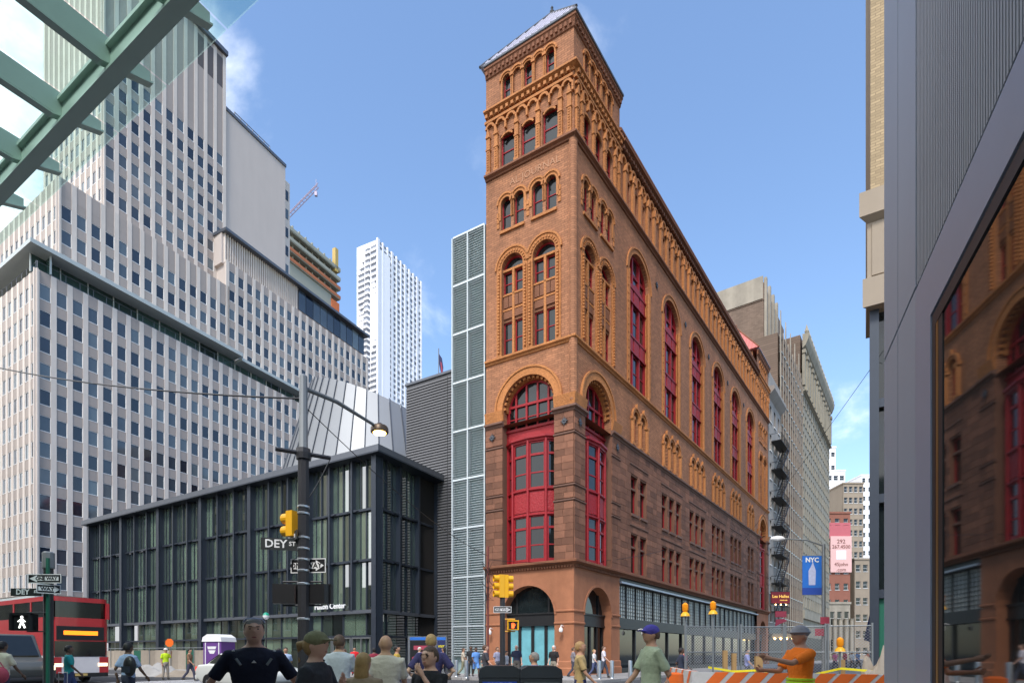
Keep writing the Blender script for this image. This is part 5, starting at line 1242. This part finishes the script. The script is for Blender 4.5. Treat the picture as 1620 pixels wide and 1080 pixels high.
# ------------------------------------------------------------------ road works on the right
def barrier(px0, d0, px1, d1, lab, n=5):
    a, b = at(px0, d0), at(px1, d1); L = (b-a).length; M = T(a.x, a.y, 0) @ RZ(math.atan2(b.y-a.y, b.x-a.x)); o = top('road_barrier', lab, 'barrier', a, math.atan2(b.y-a.y, b.x-a.x))
    part('body', G().add([(x, y, z) for x in (0, L) for y, z in ((-.3, 0), (-.3, .2), (-.12, .45), (-.09, .92), (.09, .92), (.12, .45), (.3, .2), (.3, 0))], [list(range(7, -1, -1)), list(range(8, 16))] + [(i, (i+1) % 8, (i+1) % 8 + 8, i+8) for i in range(8)]), MT['barrier_white'], o)
    for k in range(n):
        x = (k+.35)*L/n; part('orange_stripe', G().add([(x, -.128, .46), (x+.35, -.128, .46), (x+.75, -.098, .925), (x+.4, -.098, .925), (x+.75, .095, .925), (x+.4, .095, .925)], [(0, 1, 2, 3), (3, 2, 4, 5)]), MT['orange'], o)
barrier(1098, 16, 1255, 15, 'white concrete road barrier with orange stripes before the chain fence'); barrier(1262, 15, 1425, 13.6, 'white concrete road barrier with orange stripes by the metal wall')
barrier(1060, 22, 1100, 16.5, 'white concrete road barrier with orange stripes turning towards the brick building', 4)
FD = 19.0
def fence(px0, px1, d0, d1, lab, H=2.4, z0=.0):
    a, b = at(px0, d0), at(px1, d1); L = (b-a).length; o = top('chain_fence', lab, 'fence', a, math.atan2(b.y-a.y, b.x-a.x), group='chain link panels round the road works')
    for x in (0, L): part('post', G().tube([(x, 0, 0), (x, 0, H+.1)], .035, 6), MT['pole_grey'], o)
    for z in (.12, H*.62, H): part('rail', G().tube([(0, 0, z), (L, 0, z)], .022, 5), MT['pole_grey'], o)
    g = G(); s = .105; k = -int(H/s)
    while k*s < L:
        for sg_ in (1, -1):
            x0, x1 = k*s, k*s + H; z0_, z1_ = 0, H
            if x0 < 0: z0_ = -x0; x0 = 0
            if x1 > L: z1_ -= x1 - L; x1 = L
            if z1_ - z0_ > .02:
                A, B = ((x0, 0, .1+z0_*.98), (x1, 0, .1+z1_*.96)) if sg_ > 0 else ((L-x0, 0, .1+z0_*.98), (L-x1, 0, .1+z1_*.96)); g.tube([A, B], .0055, 3, cap=False)
        k += 1
    part('mesh', g, MT['wire'], o, kind='stuff')
for p0, p1_, d0, d1, lb in ((1085, 1168, 20, 20.5, 'chain link fence panel behind the first warning lamp'), (1172, 1240, 20.5, 20.5, 'chain link fence panel between wooden posts'), (1243, 1306, 20.5, 20, 'chain link fence panel by the orange vest worker'), (1310, 1380, 20, 19.5, 'chain link fence panel beside the tan tarpaulin')): fence(p0, p1_, d0, d1, lb)
def wlamp(px, d, z, lab):
    o = top('warning_lamp', lab, 'warning lamp', at(px, d)); part('pole', G().tube([(0, 0, 0), (0, 0, z)], .03, 6), MT['pole_grey'], o); part('lamp_base', G().lathe([(.16, z), (.13, z+.08), (.07, z+.14)], 10), MT['yellow'], o, smooth=True); part('lamp_lens', G().lathe([(.06, z+.14), (.1, z+.2), (.1, z+.38), (.03, z+.44)], 10), MT['amber'], o, smooth=True)
wlamp(1084, 18.5, 2.65, 'amber warning lamp on a pole by the striped barrier'); wlamp(1128, 19, 2.75, 'amber warning lamp on the fence before the shop front'); wlamp(1329, 17.5, 1.5, 'amber warning lamp on a low yellow post beside the orange vest worker')
for k, (px, d) in enumerate(((1147, 19.5), (1161, 19.6), (1200, 19.3), (1332, 17.6))): single('timber_post', ('slim timber post by the second warning lamp', 'timber post wound with yellow tape', 'broad timber post in the middle of the fence', 'timber post below the low warning lamp')[k], 'post', G().box(-.07-.05*(k == 2), .07+.05*(k == 2), -.06, .06, 0, 1.55 - .1*k), MT['timber'], T(*at(px, d)))
pts = [at(1120, 19.0, .95), at(1160, 19.3, .8), at(1200, 19.1, .85), at(1265, 18.6, .62), at(1330, 17.3, .95), at(1395, 17.2, .85)]
single('caution_tape', 'yellow caution tape strung along the fence and posts', 'tape', G().merge((lambda g: (g.add([(p.x, p.y-.02, p.z+dz_) for p in pts for dz_ in (0, .07)], [(2*i, 2*i+2, 2*i+3, 2*i+1) for i in range(len(pts)-1)]), g)[1])(G())), MT['yellow_bright'])
single('traffic_drum', 'orange traffic drum with white bands by the striped barrier', 'drum', G().lathe([(.3, 0), (.3, .08), (.26, .1), (.25, .4), (.23, .42), (.22, .7), (.2, .72), (.19, .95), (.08, .99)], 16), MT['orange'], T(*at(1068, 13.5)), smooth=True)
pile('wrapped_bundle', 'tan tarpaulin wrapped bundle against the metal wall', 'bundle', at(1392, 17.3), .65, .5, 1.75, 'plywood')
# ------------------------------------------------------------------ people
def loft(g, rings, n=18):
    vs = []
    for cx, cy, cz, rx, ry in rings:
        for k in range(n): t = 2*math.pi*k/n; vs.append((cx + rx*math.cos(t), cy + ry*math.sin(t), cz))
    fs = [(i*n+k, i*n+(k+1) % n, (i+1)*n+(k+1) % n, (i+1)*n+k) for i in range(len(rings)-1) for k in range(n)]
    fs += [list(range(n-1, -1, -1)), [(len(rings)-1)*n+k for k in range(n)]]
    g.add(vs, fs)
def ball(g, c, rx, ry, rz, n=16, m=10):
    loft(g, [(c[0], c[1], c[2] - rz*math.cos(math.pi*(i+.5)/m), rx*math.sin(math.pi*(i+.5)/m), ry*math.sin(math.pi*(i+.5)/m)) for i in range(m)], n)
def remesh(g, vox, name, smooth=4):
    me = g.mesh('tmp'); ob = bpy.data.objects.new('tmp', me); COL.objects.link(ob)
    r = ob.modifiers.new('r', 'REMESH'); r.mode = 'VOXEL'; r.voxel_size = vox
    s = ob.modifiers.new('s', 'SMOOTH'); s.factor = .5; s.iterations = smooth
    out = bpy.data.meshes.new_from_object(ob.evaluated_get(bpy.context.evaluated_depsgraph_get())); out.name = name
    bpy.data.objects.remove(ob); bpy.data.meshes.remove(me)
    out.polygons.foreach_set('use_smooth', [True]*len(out.polygons)); return out
def seg(a, b, t): return tuple(Vector(a).lerp(Vector(b), t))
SHO = .185
POSES = {  # elbow, wrist for the right (+x) and left (-x) arm; knee, ankle for the legs
 'stand': dict(ar=((.25, .02, 1.12), (.25, -.1, .88)), al=((-.25, .02, 1.12), (-.25, -.1, .88)), lr=((.1, -.01, .5), (.11, .02, .08)), ll=((-.1, -.01, .5), (-.11, .02, .08))),
 'walk': dict(ar=((.24, .14, 1.13), (.23, .08, .88)), al=((-.24, -.12, 1.13), (-.22, -.3, .95)), lr=((.1, -.17, .52), (.1, -.24, .1)), ll=((-.1, .06, .5), (-.1, .34, .16))),
 'hips': dict(ar=((.38, .06, 1.16), (.2, -.1, 1.0)), al=((-.38, .06, 1.16), (-.2, -.1, 1.0)), lr=((.11, -.01, .5), (.13, .02, .08)), ll=((-.11, -.01, .5), (-.13, .02, .08))),
 'strap': dict(ar=((.25, -.08, 1.16), (.1, -.2, 1.3)), al=((-.25, .05, 1.12), (-.24, -.12, .9)), lr=((.1, -.1, .5), (.1, -.12, .08)), ll=((-.1, .06, .5), (-.1, .2, .1))),
 'mouth': dict(ar=((.22, -.14, 1.18), (.05, -.2, 1.46)), al=((-.25, .02, 1.12), (-.22, -.14, .9)), lr=((.1, -.01, .5), (.11, .02, .08)), ll=((-.1, -.01, .5), (-.11, .02, .08))),
 'point': dict(ar=((.24, -.26, 1.3), (.2, -.52, 1.36)), al=((-.24, -.16, 1.18), (-.18, -.42, 1.2)), lr=((.1, -.12, .52), (.1, -.14, .1)), ll=((-.1, .04, .5), (-.1, .26, .12))),
 'paddle': dict(ar=((.3, -.02, 1.2), (.26, -.12, 1.48)), al=((-.25, .02, 1.12), (-.25, -.1, .88)), lr=((.12, -.01, .5), (.15, .02, .08)), ll=((-.12, -.01, .5), (-.15, .02, .08)))}
def hand(g, el, wr):
    d = (Vector(wr) - Vector(el)).normalized(); w = Vector(wr); side = d.cross(Vector((0, 1, 0)))
    side = side.normalized() if side.length > .1 else Vector((1, 0, 0)); nrm = side.cross(d)
    g.tube([w - d*.01, w + d*.04, w + d*.085], [.026, .036, .03], 8)
    for k, ln in enumerate((.068, .078, .072, .055)):
        b = w + d*.08 + side*(.03 - k*.02); g.tube([b, b + d*ln*.55 + nrm*.008, b + d*ln*.9 + nrm*.03], [.0095, .0085, .007], 6)
    b = w + d*.025 + side*.034; g.tube([b, b + d*.035 + side*.028, b + d*.065 + side*.03 + nrm*.015], [.012, .011, .008], 6)
def build_pose(name, slim=1.0, vox=.016):
    P = POSES[name]; out = {}
    TOR = [(0, 0, .84, .13*slim, .10), (0, 0, .92, .165*slim, .115), (0, 0, 1.04, .155*slim, .108), (0, 0, 1.15, .15*slim, .105), (0, -.005, 1.29, .175*slim, .118), (0, 0, 1.40, .185*slim, .110), (0, .005, 1.47, .14*slim, .088), (0, .01, 1.53, .068, .064)]
    g = G(); loft(g, TOR); g.tube([(0, .012, 1.44), (0, -.002, 1.6)], [.07, .062], 12)
    ball(g, (0, -.01, 1.66), .087, .104, .116); ball(g, (0, -.035, 1.60), .066, .068, .06); g.tube([(0, -.095, 1.685), (0, -.118, 1.645)], [.009, .017], 8); g.tube([(0, -.088, 1.70), (0, -.09, 1.712)], [.04, .03], 8)
    for s in (-1, 1): ball(g, (s*.086, .005, 1.65), .012, .024, .032, 8, 6)
    arms = []
    for s, k in ((1, 'ar'), (-1, 'al')):
        sh = (s*SHO*slim, 0, 1.425); el, wr = P[k]; arms.append((sh, el, wr)); mid = seg(el, wr, .35)
        g.tube([(s*.12, 0, 1.42), sh, seg(sh, el, .45), el, mid, wr], [.055, .056, .047, .039, .037, .026], 10)
    legs = []
    for s, k in ((1, 'lr'), (-1, 'll')):
        hp = (s*.085, 0, .88); kn, an = P[k]; legs.append((hp, kn, an)); g.tube([hp, seg(hp, kn, .5), kn, seg(kn, an, .35), an], [.092, .078, .056, .055, .036], 10)
    bm = remesh(g, vox, 'body'); h = G()
    h.v = [tuple(v.co) for v in bm.vertices]; h.f = [list(p.vertices) for p in bm.polygons]; h.m = [0]*len(h.f)
    for sh, el, wr in arms: hand(h, el, wr)
    out['body'] = h.mesh('body', [], True, 60)
    g = G(); k = 1.1
    loft(g, [(x, y, z, rx*k, ry*k) for x, y, z, rx, ry in TOR[1:-1]] + [(0, .008, 1.51, .09, .08)])
    for sh, el, wr in arms: s = 1 if sh[0] > 0 else -1; g.tube([(s*.1, 0, 1.42), sh, seg(sh, el, .5), seg(sh, el, .78)], [.066, .07, .066, .066], 10)
    out['shirt'] = remesh(g, vox, 'shirt', 3)
    for key, f in (('trousers', 1.0), ('shorts', .0)):
        g = G(); loft(g, [(0, 0, .83, .14*slim, .11), (0, 0, .92, .18*slim, .128), (0, 0, 1.02, .172*slim, .122)])
        for hp, kn, an in legs:
            if f: g.tube([hp, seg(hp, kn, .5), kn, seg(kn, an, .5), seg(kn, an, .93)], [.1, .09, .072, .068, .064], 10)
            else: g.tube([hp, seg(hp, kn, .5), seg(hp, kn, .95)], [.1, .095, .09], 10)
        out[key] = remesh(g, vox, key, 3)
    g = G()
    for hp, kn, an in legs:
        x, y, z = an; z = max(.0, z - .08); ball(g, (x, y-.06, z+.045), .046, .13, .05, 12, 8); g.tube([(x, y, z+.04), (x, y, z+.12)], .043, 8)
    out['shoes'] = remesh(g, .014, 'shoes', 2)
    return out
def hair_mesh(kind):
    g = G()
    if kind in ('short', 'long', 'tail'):
        ball(g, (0, .008, 1.685), .095, .11, .105, 18, 12); ball(g, (0, .04, 1.655), .092, .082, .105, 14, 8)
        if kind == 'long': loft(g, [(0, .06, 1.42, .08, .03), (0, .06, 1.5, .095, .05), (0, .05, 1.62, .09, .06), (0, .03, 1.7, .08, .07)])
        if kind == 'tail': g.tube([(0, .09, 1.68), (0, .16, 1.66), (0, .18, 1.58), (0, .16, 1.5)], [.03, .045, .04, .015], 10)
        m = remesh(g, .012, 'hair', 2)
        keep = G(); idx = {}
        for p in m.polygons:      # leave the face open
            c = p.center
            if c.y < -.03 and c.z < 1.73 + .2*(c.y+.03): continue
            if c.z < 1.60 and kind == 'short': continue
            f = []
            for v in p.vertices:
                if v not in idx: idx[v] = len(keep.v); keep.v.append(tuple(m.vertices[v].co))
                f.append(idx[v])
            keep.f.append(f); keep.m.append(0)
        return keep.mesh('hair', [], True, 70)
    if kind == 'cap':
        ball(g, (0, .0, 1.70), .1, .116, .094, 18, 12); g.box(-.065, .065, -.18, -.07, 1.70, 1.712)
        m = remesh(g, .011, 'cap', 2); return m
    if kind == 'helmet':
        ball(g, (0, .0, 1.71), .10, .122, .095, 18, 12); loft(g, [(0, -.01, 1.695, .118, .15), (0, -.01, 1.71, .118, .15)]); return remesh(g, .012, 'helmet', 2)
PM = {}
def pose(name, slim=1.0, vox=.016):
    k = (name, slim, vox)
    if k not in PM: PM[k] = build_pose(name, slim, vox)
    return PM[k]
HM = {}
def hm(k):
    if k not in HM: HM[k] = hair_mesh(k)
    return HM[k]
SK = {'fair': (.62, .36, .26), 'tan': (.44, .24, .15), 'dark': (.13, .07, .045)}
for k, c in SK.items(): mk('skin_' + k, c, .55, var=.08, scale=20)
HC = {'grey': (.22, .20, .18), 'blond': (.36, .22, .09), 'brown': (.09, .05, .03), 'black': (.012, .01, .01), 'white': (.6, .58, .55)}
for k, c in HC.items(): mk('hair_' + k, c, .6, var=.35, scale=60)
CC = {}
def cloth(c):
    k = 'cloth_%s' % (c,)
    if k not in MT: mk(k, c, .85, var=.16, scale=14, bump=.35, bscale=22)
    return MT[k]
mk('eye_dark', (.02, .015, .012), .3); mk('lips', (.36, .12, .10), .5)
FACE = G()
for s in (-1, 1):
    ball(FACE, (s*.03, -.1, 1.675), .013, .007, .006, 8, 6); FACE.box(s*.031-.017, s*.031+.017, -.11, -.096, 1.694, 1.70)
FACEM = FACE.mesh('eyes', [MT['eye_dark']])
MOUTHM = (lambda g: (ball(g, (0, -.1, 1.598), .022, .006, .007, 10, 6), g)[1])(G()).mesh('mouth', [MT['lips']])
def person(label, px, d, h, yaw, ps='stand', skin='fair', hair=('short', 'brown'), shirt=(.1, .1, .1), legs=(.03, .035, .06), low='trousers', hat=None, slim=1.0, z=0, face=True, vox=None, group=None):
    o = top('person', label, 'person', at(px, d, z), R(yaw), group); o.scale = (h/1.775,)*3
    WM[o] = WM[o] @ Matrix.Scale(h/1.775, 4)
    me = pose(ps, slim, vox or (.014 if d < 12 else .022))
    def pc(n, m, mt):
        b = part(n, m, None, o)
        if not m.materials: m.materials.append(None)
        b.material_slots[0].link = 'OBJECT'; b.material_slots[0].material = mt
        return b
    pc('body', me['body'], MT['skin_' + skin]); pc('shirt', me['shirt'], cloth(shirt)); pc(low, me[low], cloth(legs)); pc('shoes', me['shoes'], cloth((.04, .035, .03)))
    if hair: pc('hair', hm(hair[0]), MT['hair_' + hair[1]])
    if hat: pc(hat[0], hm(hat[0]), cloth(hat[1]))
    if face and d < 14: part('eyes', FACEM, None, o); part('mouth', MOUTHM, None, o)
    return o
navy = person('man in a navy sports shirt with sunglasses pushed up on his grey hair', 402, 5.3, 1.75, 24, 'hips', 'fair', ('short', 'grey'), (.012, .014, .032), slim=1.12)
for s in (-1, 1):
    part('sleeve_stripe', G().tube([(s*.165, -.03, 1.475), (s*.235, -.02, 1.43), (s*.30, .02, 1.33), (s*.345, .05, 1.24)], .014, 5), MT['paint_white'], navy)
    part('shoulder_flash', G().tube([(s*.15, -.115, 1.40), (s*.11, -.135, 1.34)], .013, 5), MT['pole_grey'], navy)
part('chest_mark', G().prism([(-.022, 1.36), (.022, 1.36), (0, 1.385)], -.143, -.135), MT['paint_white'], navy)
part('sunglasses', G().tube([(-.09, .02, 1.745), (-.07, -.06, 1.768), (0, -.085, 1.775), (.07, -.06, 1.768), (.09, .02, 1.745)], .008, 6), MT['banner_pale'], navy)
person('woman in an olive cap and charcoal top turned sideways, one hand on her strap', 500, 4.7, 1.60, 82, 'strap', 'fair', ('tail', 'blond'), (.035, .037, .045), hat=('cap', (.20, .19, .10)))
bag = top('shoulder_bag', 'camouflage shoulder bag slung behind the woman in the olive cap', 'bag', at(462, 4.75, .72), R(80)); part('pouch', remesh((lambda g: (ball(g, (0, 0, .18), .11, .2, .17, 12, 8), g)[1])(G()), .016, 'pouch', 3), MT['camo'] if 'camo' in MT else MT['plywood'], bag)
part('strap', G().tube([(0, -.1, .3), (.02, -.2, .5), (.03, -.26, .66)], .022, 6), MT['black'], bag)
person('man in a pale grey shirt seen from behind, beyond the olive cap', 537, 9.0, 1.72, 178, 'walk', 'tan', ('short', 'brown'), (.45, .46, .50), slim=1.06)
person('short person with long blond hair seen from behind', 575, 5.6, 1.43, 170, 'stand', 'fair', ('long', 'blond'), (.30, .22, .15))
person('bald man in a cream shirt walking away', 610, 7.2, 1.66, 185, 'walk', 'tan', None, (.55, .48, .40), slim=1.12)
person('man in a purple navy polo shirt with his back turned and light brown hair', 682, 9.3, 1.74, 184, 'hips', 'fair', ('short', 'blond'), (.05, .04, .12), slim=1.05)
tg = person('teenager in glasses and a black shirt with a hand raised to the mouth', 680, 5.5, 1.49, -30, 'mouth', 'fair', ('short', 'brown'), (.012, .012, .016))
part('glasses', G().ring(-.031, 1.672, .016, .022, -.108, -.102, 0, 359.9, 12).ring(.031, 1.672, .016, .022, -.108, -.102, 0, 359.9, 12).box(-.012, .012, -.108, -.102, 1.676, 1.68).tube([(-.05, -.102, 1.675), (-.078, 0, 1.675)], .003, 4).tube([(.05, -.102, 1.675), (.078, 0, 1.675)], .003, 4), MT['black'], tg)
person('person in a bright red shirt by the pavilion doors', 561, 35, 1.72, 10, 'hips', 'tan', ('short', 'black'), (.62, .015, .02), (.4, .02, .02), z=.13)
person('man in a cream shirt before the grey van', 4, 13.5, 1.72, 170, 'walk', 'dark', ('short', 'black'), (.55, .50, .38))
rb = top('red_bag', 'red bag carried by the man in the cream shirt', 'bag', at(0, 13.3, .75)); part('pouch', remesh((lambda g: (ball(g, (0, 0, .18), .2, .12, .2, 12, 8), g)[1])(G()), .02, 'pouch', 2), MT['flag_red'], rb); part('handle', G().tube([(-.1, 0, .34), (0, 0, .48), (.1, 0, .34)], .015, 5), MT['flag_red'], rb)
person('woman in a teal top and blue jeans before the red bus', 109, 16, 1.66, 120, 'walk', 'dark', ('short', 'black'), (.02, .30, .28), (.04, .06, .15), slim=1.12)
sc_ = top('red_suitcase', 'red wheeled suitcase beside the woman in teal', 'suitcase', at(95, 15.6)); part('shell', G().box(-.2, .2, -.13, .13, .06, .62), MT['flag_red'], sc_); part('handle', G().tube([(-.12, .1, .6), (-.12, .1, .92), (.12, .1, .92), (.12, .1, .6)], .012, 5), MT['silver'], sc_)
for s in (-1, 1): part('wheel', G().lathe([(.04, -.02), (.045, 0), (.04, .02)], 10), MT['black'], sc_, WM[sc_] @ T(s*.15, 0, .04) @ Matrix.Rotation(R(90), 4, 'Y'))
person('man in a pale blue shirt carrying a black backpack', 203, 13, 1.68, 165, 'walk', 'dark', ('short', 'black'), (.28, .36, .52))
bp2 = top('backpack', 'black backpack on the man in the pale blue shirt', 'backpack', at(205, 12.78, .95), R(165)); part('sack', remesh((lambda g: (ball(g, (0, 0, .2), .16, .1, .24, 12, 8), g)[1])(G()), .02, 'sack', 2), MT['black'], bp2); part('pocket', G().box(-.1, .1, .07, .12, .06, .2), MT['steel_dark'], bp2)
wk = person('road worker in a lime vest holding up an orange paddle', 262, 32, 1.75, 60, 'paddle', 'tan', None, (.55, .75, .02), (.35, .30, .24), hat=('helmet', (.65, .63, .6)))
pd = top('stop_paddle', 'round orange paddle sign held up by the worker in the lime vest', 'sign', at(268, 31.8, 1.4)); part('stick', G().tube([(0, 0, 0), (0, 0, .45)], .015, 5), MT['timber'], pd); part('disc', G().prism([(.24*math.cos(k*math.pi/4+.39), .66+.24*math.sin(k*math.pi/4+.39)) for k in range(8)], -.01, .01), MT['orange'], pd)
far = [('woman in a blue dress walking past the louvred building', 753, 31, 1.66, 20, 'walk', 'dark', ('short', 'black'), (.12, .28, .62), (.12, .28, .62), 'shorts'),
 ('man in a black shirt with white print by the louvred building', 745, 34, 1.78, 0, 'stand', 'dark', ('short', 'black'), (.02, .02, .022), (.03, .03, .03), 'trousers'),
 ('person in a cream shirt walking past the louvred building', 733, 33, 1.65, 90, 'walk', 'tan', ('short', 'brown'), (.5, .43, .33), (.2, .19, .12), 'trousers'),
 ('person in a lavender grey shirt behind the signal pole', 787, 30, 1.66, 40, 'stand', 'tan', ('short', 'brown'), (.30, .30, .40), (.1, .1, .12), 'trousers'),
 ('person in a pale grey shirt stooping by the signal pole', 801, 28, 1.45, 60, 'stand', 'tan', ('short', 'black'), (.42, .43, .45), (.1, .1, .12), 'trousers'),
 ('bald man in a dark navy shirt before the blue shop panes', 817, 28, 1.74, 5, 'stand', 'fair', None, (.025, .03, .06), (.1, .09, .08), 'shorts'),
 ('white haired woman in a black sleeveless top before the corner pier', 876, 27, 1.70, -30, 'stand', 'fair', ('short', 'white'), (.02, .018, .018), (.3, .26, .2), 'shorts'),
 ('man in a white shirt walking past the corner pier', 955, 31, 1.72, 75, 'walk', 'fair', ('short', 'brown'), (.66, .62, .66), (.06, .07, .1), 'trousers'),
 ('small person in a white top beside the man in the white shirt', 940, 31.5, 1.55, 60, 'walk', 'fair', ('short', 'blond'), (.6, .6, .6), (.08, .1, .2), 'trousers'),
 ('person in a grey top walking under the small arch', 907, 31, 1.66, 90, 'walk', 'tan', ('short', 'brown'), (.22, .20, .22), (.05, .05, .07), 'trousers'),
 ('person in a dark blue jacket beside the orange drum', 1078, 21, 1.66, 90, 'walk', 'dark', ('short', 'black'), (.03, .04, .07), (.03, .03, .03), 'trousers'),
 ('person in a crimson top at the shop windows', 1082, 27, 1.66, 100, 'stand', 'tan', ('short', 'black'), (.5, .03, .08), (.05, .05, .07), 'trousers'),
 ('person in a lavender blue shirt behind the chain fence', 1182, 26, 1.66, 60, 'walk', 'tan', ('short', 'black'), (.22, .24, .48), (.06, .06, .09), 'trousers'),
 ('person in a pink top among the crowd down the side street', 1321, 44, 1.66, 10, 'walk', 'fair', ('long', 'brown'), (.66, .10, .25), (.04, .05, .1), 'trousers'),
 ('person in a crimson shirt among the crowd down the side street', 1337, 45, 1.72, 30, 'stand', 'tan', ('short', 'black'), (.40, .02, .06), (.04, .05, .1), 'trousers'),
 ('person in a white shirt among the crowd down the side street', 1348, 46, 1.66, 0, 'walk', 'tan', ('short', 'black'), (.6, .6, .6), (.05, .05, .06), 'trousers'),
 ('person in a blue shirt among the crowd down the side street', 1357, 45, 1.70, 20, 'walk', 'fair', ('short', 'brown'), (.06, .16, .34), (.05, .05, .06), 'trousers'),
 ('person in an orange top among the crowd down the side street', 1373, 43, 1.68, 10, 'walk', 'tan', ('short', 'brown'), (.75, .22, .12), (.03, .03, .03), 'trousers'),
 ('person in a lilac top near the pavilion doors', 545, 24, 1.64, 150, 'walk', 'tan', ('short', 'brown'), (.30, .26, .48), (.05, .05, .08), 'trousers'),
 ('person in a pale blue shirt beyond the man in navy', 452, 24, 1.70, 20, 'walk', 'tan', ('short', 'black'), (.35, .45, .62), (.05, .05, .08), 'trousers'),
 ('dark haired person by the green box near the lamp post', 441, 22, 1.64, 200, 'walk', 'tan', ('short', 'black'), (.15, .10, .08), (.05, .05, .08), 'trousers'),
 ('person in a white shirt beside the phone kiosk', 664, 30, 1.66, 60, 'stand', 'tan', ('short', 'white'), (.6, .58, .6), (.1, .1, .12), 'trousers')]
far += [('person in a mustard shirt crossing behind the cream shirt man', 628, 19, 1.70, 90, 'walk', 'tan', ('short', 'black'), (.45, .30, .05), (.05, .06, .1), 'trousers'),
 ('person in a maroon shirt between the lamp post and the pavilion doors', 592, 26, 1.72, 200, 'walk', 'dark', ('short', 'black'), (.22, .02, .04), (.04, .04, .05), 'trousers'),
 ('person in a white shirt and blue jeans by the pavilion corner', 607, 30, 1.74, 80, 'walk', 'fair', ('short', 'brown'), (.6, .6, .58), (.05, .08, .2), 'trousers'),
 ('woman with long dark hair in a green top near the kiosk', 702, 27, 1.62, 250, 'walk', 'tan', ('long', 'black'), (.04, .22, .10), (.05, .05, .06), 'trousers'),
 ('man in a charcoal shirt and khaki shorts by the blue bins', 768, 21, 1.76, 95, 'walk', 'fair', ('short', 'brown'), (.05, .05, .06), (.3, .26, .17), 'shorts'),
 ('person in a brown shirt crossing beyond the silver car', 300, 30, 1.70, 90, 'walk', 'tan', ('short', 'black'), (.2, .11, .06), (.05, .05, .08), 'trousers')]
for lb, px, d, h, yaw, ps, sk_, hr, sh, lg, lw_ in far: person(lb, px, d, h, yaw, ps, sk_, hr, sh, lg, lw_, z=.13 if 26 < d < 36 and px > 560 and px < 1000 else 0)
person('person in a tan shirt and navy shorts leaning forward in the crossing', 918, 11, 1.66, 80, 'walk', 'tan', ('short', 'blond'), (.42, .30, .13), (.03, .03, .10), 'shorts', slim=1.15)
person('person in a lavender striped shirt behind the rubbish bins', 845, 10.2, 1.45, 250, 'walk', 'tan', ('short', 'grey'), (.34, .32, .55), (.06, .06, .1))
person('man in a blue cap and light green shirt walking by the road works', 1030, 7.6, 1.80, -80, 'walk', 'tan', ('short', 'brown'), (.36, .42, .28), (.28, .24, .14), hat=('cap', (.06, .05, .28)), slim=1.1)
vw = person('road worker in an orange vest and grey helmet reaching forward', 1266, 7.6, 1.78, -85, 'point', 'tan', None, (.90, .20, .01), (.05, .06, .12), hat=('helmet', (.25, .25, .26)), slim=1.25)
part('reflective_band', G().lathe([(.222, 1.0), (.226, 1.02), (.222, 1.06)], 20, sx=1, sy=.68).lathe([(.222, 1.07), (.226, 1.09), (.222, 1.1)], 20, sx=1, sy=.68), MT['lime'], vw)
